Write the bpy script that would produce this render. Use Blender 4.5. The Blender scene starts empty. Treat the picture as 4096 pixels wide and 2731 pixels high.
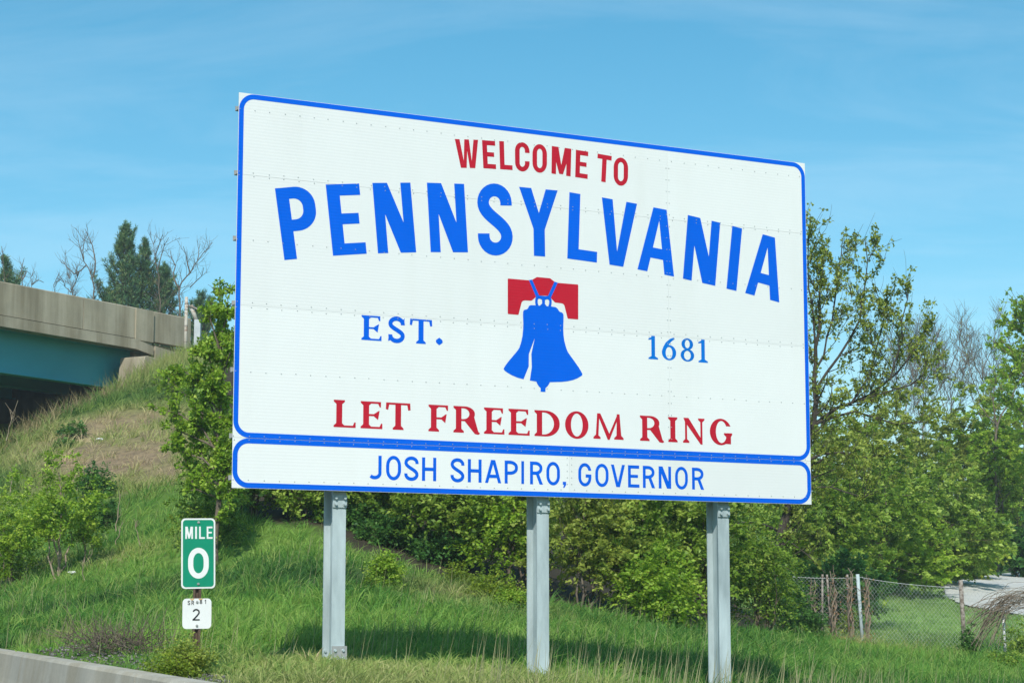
import bpy, math, random
import numpy as np
from mathutils import Vector, Matrix
from mathutils.geometry import delaunay_2d_cdt

scene = bpy.context.scene
COL = scene.collection
R = math.radians
rng = np.random.default_rng(7)
random.seed(7)

# ------------------------------------------------------------------ camera, sky, sun, exposure
EYE = 1.3                      # metres above the road
FPX = 7939.76                  # focal length in pixels of a 4096 px wide frame
PITCH = 0.1321358
cam_d = bpy.data.cameras.new("camera")
cam = bpy.data.objects.new("camera", cam_d)
COL.objects.link(cam)
cam.location = (0, 0, EYE)
cam.rotation_euler = (math.pi / 2 + PITCH, 0, 0)
cam_d.sensor_width = 36
cam_d.lens = FPX / 4096 * 36
cam_d.clip_start = 0.1
cam_d.clip_end = 5000
scene.camera = cam

SUN_EL = R(42)
SUN_AZ = R(183)                # measured clockwise from +Y: behind the camera, a touch to its left
world = bpy.data.worlds.new("World")
scene.world = world
world.use_nodes = True
wn = world.node_tree.nodes
wl = world.node_tree.links
wn.clear()
w_out = wn.new("ShaderNodeOutputWorld")
w_bg = wn.new("ShaderNodeBackground")
w_bg.inputs["Strength"].default_value = 0.120
sky = wn.new("ShaderNodeTexSky")
sky.sky_type = 'NISHITA'
sky.sun_disc = False
sky.sun_elevation = SUN_EL
sky.sun_rotation = SUN_AZ
sky.altitude = 100
sky.air_density = 1.0
sky.dust_density = 0.6
sky.ozone_density = 3.0
tc = wn.new("ShaderNodeTexCoord")
# thin cirrus: noise stretched along streaks in the sky's own plane
sep = wn.new("ShaderNodeSeparateXYZ")
wl.new(tc.outputs["Generated"], sep.inputs[0])
zadd = wn.new("ShaderNodeMath"); zadd.operation = 'ADD'; zadd.inputs[1].default_value = 0.12
wl.new(sep.outputs["Z"], zadd.inputs[0])
dx = wn.new("ShaderNodeMath"); dx.operation = 'DIVIDE'
dy = wn.new("ShaderNodeMath"); dy.operation = 'DIVIDE'
wl.new(sep.outputs["X"], dx.inputs[0]); wl.new(zadd.outputs[0], dx.inputs[1])
wl.new(sep.outputs["Y"], dy.inputs[0]); wl.new(zadd.outputs[0], dy.inputs[1])
comb = wn.new("ShaderNodeCombineXYZ")
wl.new(dx.outputs[0], comb.inputs["X"]); wl.new(dy.outputs[0], comb.inputs["Y"])
mp = wn.new("ShaderNodeMapping")
mp.inputs["Rotation"].default_value = (0, 0, R(35))
mp.inputs["Scale"].default_value = (0.55, 1.6, 1)
wl.new(comb.outputs[0], mp.inputs[0])
cn = wn.new("ShaderNodeTexNoise")
cn.inputs["Scale"].default_value = 1.6
cn.inputs["Detail"].default_value = 7
cn.inputs["Roughness"].default_value = 0.62
cn.inputs["Distortion"].default_value = 0.6
wl.new(mp.outputs[0], cn.inputs["Vector"])
cr = wn.new("ShaderNodeMapRange")
cr.inputs["From Min"].default_value = 0.42
cr.inputs["From Max"].default_value = 0.85
cr.inputs["To Max"].default_value = 0.22
wl.new(cn.outputs["Fac"], cr.inputs["Value"])
hsv = wn.new("ShaderNodeHueSaturation")
hsv.inputs["Hue"].default_value = 0.475
hsv.inputs["Saturation"].default_value = 1.30
wl.new(sky.outputs[0], hsv.inputs["Color"])
cm = wn.new("ShaderNodeMix"); cm.data_type = 'RGBA'
wl.new(cr.outputs[0], cm.inputs["Factor"])
wl.new(hsv.outputs[0], cm.inputs["A"])
cm.inputs["B"].default_value = (7.0, 8.2, 9.0, 1)
wl.new(cm.outputs["Result"], w_bg.inputs["Color"])
wl.new(w_bg.outputs[0], w_out.inputs["Surface"])

sun_d = bpy.data.lights.new("sun", 'SUN')
sun_d.energy = 3.6
sun_d.angle = R(0.53)
sun_d.color = (1.0, 0.955, 0.88)
sun = bpy.data.objects.new("sun", sun_d)
COL.objects.link(sun)
to_sun = Vector((math.sin(SUN_AZ) * math.cos(SUN_EL), math.cos(SUN_AZ) * math.cos(SUN_EL), math.sin(SUN_EL)))
sun.rotation_euler = to_sun.to_track_quat('Z', 'Y').to_euler()
sun.location = (0, 0, 60)

scene.view_settings.view_transform = 'Standard'
scene.view_settings.look = 'None'
scene.view_settings.exposure = 0.22
scene.view_settings.gamma = 1
scene.view_settings.use_curve_mapping = False

# ------------------------------------------------------------------ helpers
def at(px, py, Y):
    """World point seen at photo pixel (4096 x 2731) at forward distance Y."""
    c, s = math.cos(PITCH), math.sin(PITCH)
    a, b = (px - 2048) / FPX, (1365.5 - py) / FPX
    k = Y / (c - b * s)
    return Vector((a * k, Y, (s + b * c) * k + EYE))

def tag(o, label=None, cat=None, group=None, kind=None):
    if label: o["label"] = label
    if cat: o["category"] = cat
    if group: o["group"] = group
    if kind: o["kind"] = kind
    return o

def link(o, parent=None):
    COL.objects.link(o)
    if parent is not None:
        o.parent = parent
    return o

def empty(name, loc=(0, 0, 0), rz=0.0):
    o = bpy.data.objects.new(name, None)
    o.location = loc
    o.rotation_euler = (0, 0, rz)
    o.empty_display_size = 0.2
    COL.objects.link(o)
    return o

def mesh_np(name, verts, faces, mat=None, attrs=None, smooth=False):
    """verts (N,3) array, faces (M,k) int array."""
    verts = np.asarray(verts, dtype=np.float32)
    faces = np.asarray(faces, dtype=np.int32)
    me = bpy.data.meshes.new(name)
    n, m, k = len(verts), len(faces), faces.shape[1]
    me.vertices.add(n); me.loops.add(m * k); me.polygons.add(m)
    me.vertices.foreach_set("co", verts.ravel())
    me.loops.foreach_set("vertex_index", faces.ravel())
    me.polygons.foreach_set("loop_start", np.arange(0, m * k, k, dtype=np.int32))
    me.polygons.foreach_set("loop_total", np.full(m, k, dtype=np.int32))
    if smooth:
        me.polygons.foreach_set("use_smooth", np.ones(m, dtype=bool))
    for an, arr in (attrs or {}).items():
        arr = np.asarray(arr, dtype=np.float32)
        if arr.ndim == 1:
            at_ = me.attributes.new(an, 'FLOAT', 'POINT')
            at_.data.foreach_set("value", arr)
        else:
            at_ = me.attributes.new(an, 'FLOAT_COLOR', 'POINT')
            at_.data.foreach_set("color", arr.ravel())
    me.update(calc_edges=True)
    if mat: me.materials.append(mat)
    return me

def obj_np(name, verts, faces, mat=None, parent=None, **kw):
    return link(bpy.data.objects.new(name, mesh_np(name, verts, faces, mat, **kw)), parent)

class MB:
    """Collects simple solids and links them as one mesh object."""
    def __init__(self): self.v = []; self.f = []
    def add(self, vs, fs):
        o = len(self.v)
        self.v += [tuple(v) for v in vs]
        self.f += [tuple(i + o for i in f) for f in fs]
        return self
    def box(self, x0, x1, y0, y1, z0, z1):
        vs = [(x, y, z) for x in (x0, x1) for y in (y0, y1) for z in (z0, z1)]
        return self.add(vs, [(0, 1, 3, 2), (4, 6, 7, 5), (0, 4, 5, 1), (2, 3, 7, 6), (0, 2, 6, 4), (1, 5, 7, 3)])
    def prism(self, poly, a0, a1, axis='y'):
        """poly of 2-D points extruded along an axis (y: poly is x,z; x: poly is y,z; z: poly is x,y)."""
        n = len(poly)
        def p(q, a):
            return {'y': (q[0], a, q[1]), 'x': (a, q[0], q[1]), 'z': (q[0], q[1], a)}[axis]
        vs = [p(q, a0) for q in poly] + [p(q, a1) for q in poly]
        fs = [tuple(range(n)), tuple(range(2 * n - 1, n - 1, -1))]
        fs += [(i, i + n, (i + 1) % n + n, (i + 1) % n) for i in range(n)]
        return self.add(vs, fs)
    def cyl(self, p0, p1, r0, r1=None, n=10, caps=True):
        r1 = r0 if r1 is None else r1
        p0, p1 = Vector(p0), Vector(p1)
        d = (p1 - p0).normalized()
        a = d.orthogonal().normalized(); b = d.cross(a)
        vs = []
        for p, r in ((p0, r0), (p1, r1)):
            for i in range(n):
                t = 2 * math.pi * i / n
                vs.append(p + a * (r * math.cos(t)) + b * (r * math.sin(t)))
        fs = [(i, (i + 1) % n, (i + 1) % n + n, i + n) for i in range(n)]
        if caps: fs += [tuple(range(n - 1, -1, -1)), tuple(range(n, 2 * n))]
        return self.add(vs, fs)
    def build(self, name, mat=None, parent=None, bevel=0.0, smooth=False):
        me = bpy.data.meshes.new(name)
        me.from_pydata(self.v, [], self.f)
        me.validate(); me.update()
        if mat: me.materials.append(mat)
        o = link(bpy.data.objects.new(name, me), parent)
        import bmesh
        bm = bmesh.new(); bm.from_mesh(me)
        bmesh.ops.recalc_face_normals(bm, faces=bm.faces)
        if bevel:
            bmesh.ops.bevel(bm, geom=bm.edges[:], offset=bevel, segments=2, affect='EDGES', profile=0.5)
        bm.to_mesh(me); bm.free()
        if smooth:
            for pl in me.polygons: pl.use_smooth = True
        return o

# value noise on the ground plane
def vnoise(x, y, scale, seed=0):
    x = np.asarray(x, float) * scale + 1000; y = np.asarray(y, float) * scale + 1000
    xi, yi = np.floor(x).astype(np.int64), np.floor(y).astype(np.int64)
    fx, fy = x - xi, y - yi
    fx = fx * fx * (3 - 2 * fx); fy = fy * fy * (3 - 2 * fy)
    def h(i, j):
        n = (i * 374761393 + j * 668265263 + seed * 974634777) & 0x7fffffff
        n = ((n ^ (n >> 13)) * 1274126177) & 0x7fffffff
        return ((n ^ (n >> 16)) & 0xffff) / 65535.0
    return (h(xi, yi) * (1 - fx) + h(xi + 1, yi) * fx) * (1 - fy) + (h(xi, yi + 1) * (1 - fx) + h(xi + 1, yi + 1) * fx) * fy

def fbm(x, y, scale, seed=0, oct=3):
    t = 0; a = 0.5; s = 0
    for k in range(oct):
        t = t + a * vnoise(x, y, scale * 2 ** k, seed + k); s += a; a *= 0.5
    return t / s

# ------------------------------------------------------------------ materials
def new_mat(name):
    m = bpy.data.materials.new(name)
    m.use_nodes = True
    nt = m.node_tree
    b = nt.nodes["Principled BSDF"]
    return m, nt, b

def noise_node(nt, scale, detail=5, rough=0.6, vec=None, mapping=None):
    n = nt.nodes.new("ShaderNodeTexNoise")
    n.inputs["Scale"].default_value = scale
    n.inputs["Detail"].default_value = detail
    n.inputs["Roughness"].default_value = rough
    t = nt.nodes.new("ShaderNodeTexCoord")
    src = t.outputs["Object"]
    if mapping:
        mm = nt.nodes.new("ShaderNodeMapping")
        mm.inputs["Scale"].default_value = mapping
        nt.links.new(src, mm.inputs[0]); src = mm.outputs[0]
    nt.links.new(src, n.inputs["Vector"])
    return n

def ramp(nt, src, stops):
    r = nt.nodes.new("ShaderNodeValToRGB")
    el = r.color_ramp.elements
    while len(el) < len(stops): el.new(0.5)
    for e, (p, c) in zip(el, stops):
        e.position = p; e.color = (*c, 1)
    nt.links.new(src, r.inputs[0])
    return r

def mat_noise(name, c0, c1, scale=4, rough=0.8, bump=0.0, bscale=60, metallic=0.0, mapping=None, spec=0.4, lo=0.3, hi=0.7):
    m, nt, b = new_mat(name)
    n = noise_node(nt, scale, mapping=mapping)
    r = ramp(nt, n.outputs["Fac"], [(lo, c0), (hi, c1)])
    nt.links.new(r.outputs[0], b.inputs["Base Color"])
    b.inputs["Roughness"].default_value = rough
    b.inputs["Metallic"].default_value = metallic
    b.inputs["Specular IOR Level"].default_value = spec
    if bump:
        n2 = noise_node(nt, bscale, 4)
        bp = nt.nodes.new("ShaderNodeBump")
        bp.inputs["Strength"].default_value = bump
        bp.inputs["Distance"].default_value = 0.02
        nt.links.new(n2.outputs["Fac"], bp.inputs["Height"])
        nt.links.new(bp.outputs[0], b.inputs["Normal"])
    return m

def mat_film(name, col, rough=0.45, var=0.06, ridge=0.35, spec=0.35):
    """Sheeting on the sign: fine horizontal ridges and slight unevenness."""
    m, nt, b = new_mat(name)
    n = noise_node(nt, 1.3, 6, 0.7)
    lo = tuple(c * (1 - var) for c in col)
    r = ramp(nt, n.outputs["Fac"], [(0.3, lo), (0.65, col)])
    # batches of sheeting differ a little from piece to piece, and rain has run down the face
    oi = nt.nodes.new("ShaderNodeObjectInfo")
    bt = nt.nodes.new("ShaderNodeMapRange")
    bt.inputs["To Min"].default_value = 0.945; bt.inputs["To Max"].default_value = 1.0
    nt.links.new(oi.outputs["Random"], bt.inputs["Value"])
    n4 = noise_node(nt, 2.2, 5, 0.6, mapping=(1.0, 1.0, 0.10))
    dr = ramp(nt, n4.outputs["Fac"], [(0.28, (0.965, 0.965, 0.955)), (0.5, (1, 1, 1))])
    m1 = nt.nodes.new("ShaderNodeMix"); m1.data_type = 'RGBA'; m1.blend_type = 'MULTIPLY'; m1.inputs["Factor"].default_value = 1
    m2 = nt.nodes.new("ShaderNodeMix"); m2.data_type = 'RGBA'; m2.blend_type = 'MULTIPLY'; m2.inputs["Factor"].default_value = 1
    nt.links.new(r.outputs[0], m1.inputs["A"]); nt.links.new(bt.outputs[0], m1.inputs["B"])
    nt.links.new(m1.outputs["Result"], m2.inputs["A"]); nt.links.new(dr.outputs[0], m2.inputs["B"])
    nt.links.new(m2.outputs["Result"], b.inputs["Base Color"])
    b.inputs["Roughness"].default_value = rough
    b.inputs["Specular IOR Level"].default_value = spec
    w = nt.nodes.new("ShaderNodeTexWave")
    w.wave_type = 'BANDS'; w.bands_direction = 'Z'; w.wave_profile = 'SIN'
    w.inputs["Scale"].default_value = 2 * math.pi / (20 * 0.030)
    t = nt.nodes.new("ShaderNodeTexCoord")
    nt.links.new(t.outputs["Object"], w.inputs["Vector"])
    bp = nt.nodes.new("ShaderNodeBump")
    bp.inputs["Strength"].default_value = ridge
    bp.inputs["Distance"].default_value = 0.0016
    nt.links.new(w.outputs["Fac"], bp.inputs["Height"])
    nt.links.new(bp.outputs[0], b.inputs["Normal"])
    return m

def mat_leaf(name, stops, trans=0.38, rough=0.5, tcol=None):
    m, nt, b = new_mat(name)
    a = nt.nodes.new("ShaderNodeAttribute"); a.attribute_name = "tint"
    r = ramp(nt, a.outputs["Fac"], stops)
    nt.links.new(r.outputs[0], b.inputs["Base Color"])
    b.inputs["Roughness"].default_value = rough
    b.inputs["Specular IOR Level"].default_value = 0.35
    if trans:
        tr = nt.nodes.new("ShaderNodeBsdfTranslucent")
        hv = nt.nodes.new("ShaderNodeHueSaturation")
        hv.inputs["Value"].default_value = 1.5
        hv.inputs["Hue"].default_value = 0.48
        nt.links.new(r.outputs[0], hv.inputs["Color"])
        nt.links.new(hv.outputs[0], tr.inputs["Color"])
        mx = nt.nodes.new("ShaderNodeMixShader")
        mx.inputs[0].default_value = trans
        out = nt.nodes["Material Output"]
        nt.links.new(b.outputs[0], mx.inputs[1]); nt.links.new(tr.outputs[0], mx.inputs[2])
        nt.links.new(mx.outputs[0], out.inputs["Surface"])
    return m

def mat_attr(name, rough=0.8, trans=0.0, soil=False):
    m, nt, b = new_mat(name)
    a = nt.nodes.new("ShaderNodeAttribute"); a.attribute_name = "col"
    src = a.outputs["Color"]
    if soil:
        n = noise_node(nt, 6, 8, 0.7)
        r = ramp(nt, n.outputs["Fac"], [(0.3, (0.45, 0.45, 0.45)), (0.7, (1.25, 1.2, 1.1))])
        mx = nt.nodes.new("ShaderNodeMix"); mx.data_type = 'RGBA'; mx.blend_type = 'MULTIPLY'
        mx.inputs["Factor"].default_value = 1
        nt.links.new(src, mx.inputs["A"]); nt.links.new(r.outputs[0], mx.inputs["B"])
        src = mx.outputs["Result"]
    nt.links.new(src, b.inputs["Base Color"])
    b.inputs["Roughness"].default_value = rough
    b.inputs["Specular IOR Level"].default_value = 0.25
    if trans:
        tr = nt.nodes.new("ShaderNodeBsdfTranslucent")
        nt.links.new(src, tr.inputs["Color"])
        mx = nt.nodes.new("ShaderNodeMixShader"); mx.inputs[0].default_value = trans
        nt.links.new(b.outputs[0], mx.inputs[1]); nt.links.new(tr.outputs[0], mx.inputs[2])
        nt.links.new(mx.outputs[0], nt.nodes["Material Output"].inputs["Surface"])
    return m

def mat_concrete(name, base, stain=0.55, streak=3.0):
    """Weathered concrete: blotches, fine grain and run-down streaks."""
    m, nt, b = new_mat(name)
    n1 = noise_node(nt, 0.9, 8, 0.65)
    n2 = noise_node(nt, streak, 5, 0.6, mapping=(1.0, 1.0, 0.09))
    n3 = noise_node(nt, 35, 6, 0.7)
    r1 = ramp(nt, n1.outputs["Fac"], [(0.3, (0.78, 0.78, 0.76)), (0.7, (1.08, 1.06, 1.02))])
    r2 = ramp(nt, n2.outputs["Fac"], [(0.36, (stain, stain * 0.96, stain * 0.88)), (0.6, (1, 1, 1))])
    r3 = ramp(nt, n3.outputs["Fac"], [(0.3, (0.88, 0.88, 0.88)), (0.7, (1.08, 1.08, 1.08))])
    src = None
    prev = tuple(base) + (1,)
    for r in (r1, r2, r3):
        mx = nt.nodes.new("ShaderNodeMix"); mx.data_type = 'RGBA'; mx.blend_type = 'MULTIPLY'
        mx.inputs["Factor"].default_value = 1
        if src is None: mx.inputs["A"].default_value = prev
        else: nt.links.new(src, mx.inputs["A"])
        nt.links.new(r.outputs[0], mx.inputs["B"])
        src = mx.outputs["Result"]
    nt.links.new(src, b.inputs["Base Color"])
    b.inputs["Roughness"].default_value = 0.9
    b.inputs["Specular IOR Level"].default_value = 0.25
    bp = nt.nodes.new("ShaderNodeBump")
    bp.inputs["Strength"].default_value = 0.25; bp.inputs["Distance"].default_value = 0.01
    nt.links.new(n3.outputs["Fac"], bp.inputs["Height"])
    nt.links.new(bp.outputs[0], b.inputs["Normal"])
    return m

M_WHITE = mat_film("white_sheeting", (0.79, 0.82, 0.805), 0.5, 0.03, ridge=0.2)
M_BLUE = mat_film("blue_film", (0.000, 0.122, 0.73), 0.7, 0.05, spec=0.08)
M_BLUE2 = mat_film("faded_blue_film", (0.000, 0.18, 0.68), 0.7, 0.12, spec=0.08)
M_RED = mat_film("red_film", (0.52, 0.016, 0.036), 0.7, 0.10, spec=0.08)
M_GALV = mat_noise("galvanised_steel", (0.30, 0.37, 0.38), (0.52, 0.62, 0.63), 5.5, 0.6, 0.1, 90, 0.0, mapping=(1, 1, 0.25), spec=0.25)
M_GALV_OLD = mat_noise("weathered_galvanised", (0.30, 0.32, 0.31), (0.42, 0.43, 0.41), 9, 0.65, 0.1, 90, 0.2)
M_RIVET = mat_noise("rivet_metal", (0.34, 0.38, 0.38), (0.46, 0.50, 0.50), 30, 0.5, metallic=0.3)
M_CONC = mat_concrete("barrier_concrete", (0.50, 0.48, 0.41), 0.80, 2.2)
M_CONC_SHADED = mat_concrete("shade_dark_concrete", (0.085, 0.085, 0.08), 0.6, 1.7)  # base colour darkened to put in the shade under the deck
M_BRIDGE = mat_concrete("bridge_concrete", (0.47, 0.425, 0.325), 0.62, 1.7)
M_TEAL = mat_noise("teal_girder_paint", (0.045, 0.34, 0.39), (0.055, 0.40, 0.46), 1.2, 0.5, mapping=(0.4, 0.4, 1))
M_ASPH = mat_noise("asphalt", (0.045, 0.045, 0.047), (0.07, 0.07, 0.07), 14, 0.9, 0.4, 180)
M_DRIVE = mat_noise("worn_pale_paving", (0.48, 0.49, 0.46), (0.62, 0.62, 0.58), 1.4, 0.9, 0.4, 40)
M_LINE = mat_noise("road_paint", (0.6, 0.6, 0.56), (0.75, 0.75, 0.7), 5, 0.7)
M_BARK = mat_noise("grey_brown_bark", (0.085, 0.065, 0.048), (0.20, 0.165, 0.125), 9, 0.95, 0.5, 40)
M_BARK_PALE = mat_noise("pale_dead_bark", (0.20, 0.155, 0.11), (0.36, 0.29, 0.22), 8, 0.95, 0.4, 40)
M_BARK_DARK = mat_noise("dark_bark", (0.03, 0.026, 0.02), (0.085, 0.07, 0.055), 9, 0.95, 0.5, 40)
M_STRAW = mat_noise("dead_stalk", (0.22, 0.18, 0.12), (0.38, 0.32, 0.22), 6, 0.9)
M_GREEN = mat_noise("green_marker_film", (0.000, 0.235, 0.125), (0.000, 0.27, 0.15), 5, 0.45)
M_PLATE = mat_noise("white_plate", (0.74, 0.76, 0.74), (0.82, 0.83, 0.81), 4, 0.5)
M_PLATE_RUST = mat_noise("rust_stained_plate", (0.55, 0.33, 0.12), (0.70, 0.52, 0.28), 14, 0.7)
M_BLACK = mat_noise("black_film", (0.012, 0.014, 0.016), (0.02, 0.022, 0.024), 5, 0.5)
M_BROWNPOST = mat_noise("brown_rusted_post", (0.075, 0.048, 0.032), (0.14, 0.095, 0.065), 10, 0.75, 0.3, 60)
M_WHITEPOST = mat_noise("chipped_white_paint", (0.26, 0.16, 0.10), (0.50, 0.47, 0.40), 5, 0.8, mapping=(1, 1, 1.6), lo=0.36, hi=0.5)
M_GREYBOX = mat_noise("pale_grey_metal", (0.42, 0.47, 0.49), (0.55, 0.60, 0.61), 5, 0.6)
M_WIRE = mat_noise("chain_link_wire", (0.55, 0.58, 0.57), (0.68, 0.70, 0.69), 20, 0.6)
M_RUSTPOST = mat_noise("rust_flecked_pipe", (0.13, 0.10, 0.075), (0.32, 0.29, 0.25), 16, 0.8, lo=0.4, hi=0.58)

M_LEAF_MID = mat_leaf("mid_green_leaf", [(0, (0.055, 0.125, 0.014)), (0.5, (0.185, 0.315, 0.030)), (1, (0.44, 0.56, 0.11))])
M_LEAF_BRIGHT = mat_leaf("bright_green_leaf", [(0, (0.080, 0.175, 0.014)), (0.5, (0.24, 0.41, 0.030)), (1, (0.47, 0.60, 0.09))])
M_LEAF_YEL = mat_leaf("yellow_green_leaf", [(0, (0.09, 0.15, 0.015)), (0.5, (0.20, 0.30, 0.025)), (1, (0.36, 0.44, 0.05))])
M_LEAF_OLIVE = mat_leaf("olive_young_leaf", [(0, (0.10, 0.140, 0.025)), (0.5, (0.26, 0.34, 0.048)), (1, (0.44, 0.52, 0.11))])
M_LEAF_DARK = mat_leaf("deep_green_leaf", [(0, (0.022, 0.080, 0.020)), (0.5, (0.065, 0.19, 0.036)), (1, (0.16, 0.32, 0.06))])
M_NEEDLE = mat_leaf("pine_needle", [(0, (0.040, 0.12, 0.055)), (0.5, (0.11, 0.23, 0.09)), (1, (0.32, 0.36, 0.11))], 0.12)
M_BLADE = mat_attr("grass_blade", 0.6, 0.25)
M_SOIL = mat_attr("grassy_soil", 0.95, soil=True)
M_LITTER = mat_leaf("dead_leaf", [(0, (0.16, 0.08, 0.03)), (0.5, (0.30, 0.17, 0.07)), (1, (0.42, 0.28, 0.14))], 0.1, 0.8)
M_GRAVEL = mat_leaf("pebble", [(0, (0.07, 0.065, 0.06)), (0.5, (0.15, 0.145, 0.135)), (1, (0.30, 0.29, 0.27))], 0.0, 0.9)
M_PAPER = mat_noise("crumpled_paper", (0.70, 0.70, 0.68), (0.82, 0.82, 0.80), 12, 0.8)

# ------------------------------------------------------------------ terrain
BD = np.array([-0.3637, 0.9315])         # the road's direction, along the barrier
BS = np.array([0.9315, 0.3637])          # to its right
B0 = np.array([-1.97, 12.65])            # a point on the barrier's top edge
def st(x, y):
    dx_, dy_ = x - B0[0], y - B0[1]
    return dx_ * BS[0] + dy_ * BS[1], dx_ * BD[0] + dy_ * BD[1]

# the overpass: fascia line through P0, heading 30 degrees right of the view
BR0 = at(0, 1296, 60.0)
BRANG = R(60)
BRX = np.array([math.cos(BRANG), math.sin(BRANG)])
BRY = np.array([-math.sin(BRANG), math.cos(BRANG)])
def br(x, y):
    return BR0.x + x * BRX[0] + y * BRY[0], BR0.y + x * BRX[1] + y * BRX[0]

ctrl = []
for q in [
    (0, 2500, 26), (0, 2400, 36), (0, 2300, 40), (0, 2100, 44), (0, 1900, 50), (0, 1800, 55),
    (230, 1692, 58.5), (330, 1648, 60.5), (470, 1578, 63),
    (450, 2560, 21.5), (450, 2500, 27), (450, 2350, 34), (450, 2150, 40), (450, 1950, 46), (450, 1750, 54),
    (640, 1482, 66), (800, 2480, 28), (800, 2300, 34), (800, 2100, 38.5), (800, 1900, 44), (800, 1700, 51), (800, 1490, 62), (760, 1445, 66.5),
    (1000, 2450, 28), (1000, 2250, 34), (1000, 2090, 38),
    (1250, 2090, 37.5), (1250, 2250, 33), (1250, 2400, 29), (1250, 2520, 26), (1250, 2635, 20), (1330, 2648, 18.6), (1250, 1850, 45), (1250, 1600, 56),
    (1100, 1420, 70),
    (1700, 2230, 37), (1700, 2350, 32), (1700, 2450, 28), (1700, 2560, 24), (1700, 2660, 20), (1700, 1980, 46),
    (2150, 2420, 34), (2150, 2530, 28), (2170, 2693, 19.8), (2150, 2200, 44), (2150, 1900, 60),
    (2700, 2500, 35), (2700, 2600, 28), (2893, 2762, 20.8), (2700, 2360, 50), (2700, 2200, 65), (3050, 2535, 37),
    (3300, 2790, 22), (3800, 2800, 22.5), (2893, 2800, 18), (3400, 2590, 39), (3455, 2592, 40), (3400, 2660, 32), (3400, 2731, 26), (3865, 2622, 38.6),
    (4096, 2640, 38), (4096, 2735, 29), (3600, 2485, 50), (3900, 2545, 44),
    (4050, 2468, 54), (3780, 2392, 60), (3960, 2306, 72), (4096, 2284, 78), (3700, 2335, 64), (3300, 2420, 52),
    (4096, 2110, 100), (3700, 2160, 100), (3300, 2250, 75), (4096, 2520, 48)]:
    p = at(*q); ctrl.append((p.x, p.y, p.z))
for Y in (-40, -15, 0, 8, 14, 18):               # level fill right behind the barrier
    for s_ in (0.3, 3.0):
        t_ = (Y - B0[1]) / BD[1]
        q = B0 + BD * t_ + BS * s_
        ctrl.append((q[0], q[1], 0.66))
for t_ in (12, 20, 30, 42, 52, 75, 110):
    q = B0 + BD * t_ + BS * 0.3
    ctrl.append((q[0], q[1], 0.64))
ctrl += [(14, 20, 0.2), (25, 30, 0.1), (40, 45, 0.3), (45, 70, 1.8), (12, 8, 0.3), (30, 0, 0.2)]
for lx, ly, zr in ((14, 6, 8.9), (25, 4, 8.9), (25, 18, 8.9), (40, 10, 8.7), (60, 10, 7.6), (85, 10, 6.0), (9.4, 12, 8.3), (9.4, 20, 8.3)):
    q = br(lx, ly); ctrl.append((q[0], q[1], zr + EYE))
for lx, ly, z in ((-5, 34, 3.5), (5, 36, 5.0), (20, 38, 5.0), (-12, 40, 1.5), (0, 60, 2.0), (40, 45, 4)):
    q = br(lx, ly); ctrl.append((q[0], q[1], z))
for q in ((-60, 160, 2), (0, 190, 3), (70, 160, 4), (60, 110, 4)):
    ctrl.append(q)
CP = np.array(ctrl)
def _phi(r2):
    return 0.5 * r2 * np.log(np.maximum(r2, 1e-9))
_n = len(CP)
_d2 = ((CP[:, None, :2] - CP[None, :, :2]) ** 2).sum(-1)
_A = np.zeros((_n + 3, _n + 3))
_A[:_n, :_n] = _phi(_d2) + np.eye(_n) * 0.12
_A[:_n, _n] = 1; _A[:_n, _n + 1:] = CP[:, :2]
_A[_n, :_n] = 1; _A[_n + 1:, :_n] = CP[:, :2].T
_W = np.linalg.solve(_A, np.concatenate([CP[:, 2], np.zeros(3)]))
def terr(x, y):
    x = np.asarray(x, float); y = np.asarray(y, float)
    sh = x.shape; xf, yf = x.ravel(), y.ravel()
    out = np.empty_like(xf)
    for i in range(0, len(xf), 20000):
        a, b = xf[i:i + 20000], yf[i:i + 20000]
        r2 = (a[:, None] - CP[None, :, 0]) ** 2 + (b[:, None] - CP[None, :, 1]) ** 2
        out[i:i + 20000] = _phi(r2) @ _W[:_n] + _W[_n] + _W[_n + 1] * a + _W[_n + 2] * b
    out = np.clip(out, 0.0, 10.6)
    d = np.hypot(xf - 2, yf - 60)
    w = np.exp(-(np.maximum(d - 75, 0) / 60) ** 2)
    out = out * w + 2.5 * (1 - w)
    return out.reshape(sh)
def tz(x, y):
    return float(terr(np.array([x]), np.array([y]))[0])

# colour of the growth at a place: dryness 0..1 and lushness 0..1
DRY = []
for px, py, Y, r, k in ((380, 1720, 54, 2.6, 0.9), (480, 1830, 48, 2.3, 0.95), (620, 1780, 51, 1.6, 0.85), (690, 1950, 44.5, 1.2, 0.8), (560, 1900, 47, 1.3, 0.65), (230, 1790, 51.5, 1.7, 0.95), (320, 1850, 49.5, 1.3, 0.9), (450, 1760, 53, 1.7, 0.95), (330, 1800, 52, 1.3, 0.8), (590, 1690, 55, 1.3, 0.85), (520, 1700, 55, 1.0, 0.8), (690, 1860, 46, 1.6, 0.85), (610, 1960, 45, 1.0, 0.7),
                        (720, 1450, 64, 2.5, 0.42), (600, 1560, 60, 2.2, 0.3), (1880, 2370, 32, 1.5, 0.45), (2000, 2450, 30, 1.3, 0.3),
                        (3340, 2560, 41, 0.8, 0.9), (3700, 2610, 38.5, 1.2, 0.6), (3500, 2600, 39.2, 0.9, 0.6), (280, 2560, 25, 0.5, 0.5), (120, 2330, 39, 1.0, 0.45), (460, 2250, 37, 0.9, 0.4)):
    p = at(px, py, Y); DRY.append((p.x, p.y, r, k))
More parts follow.
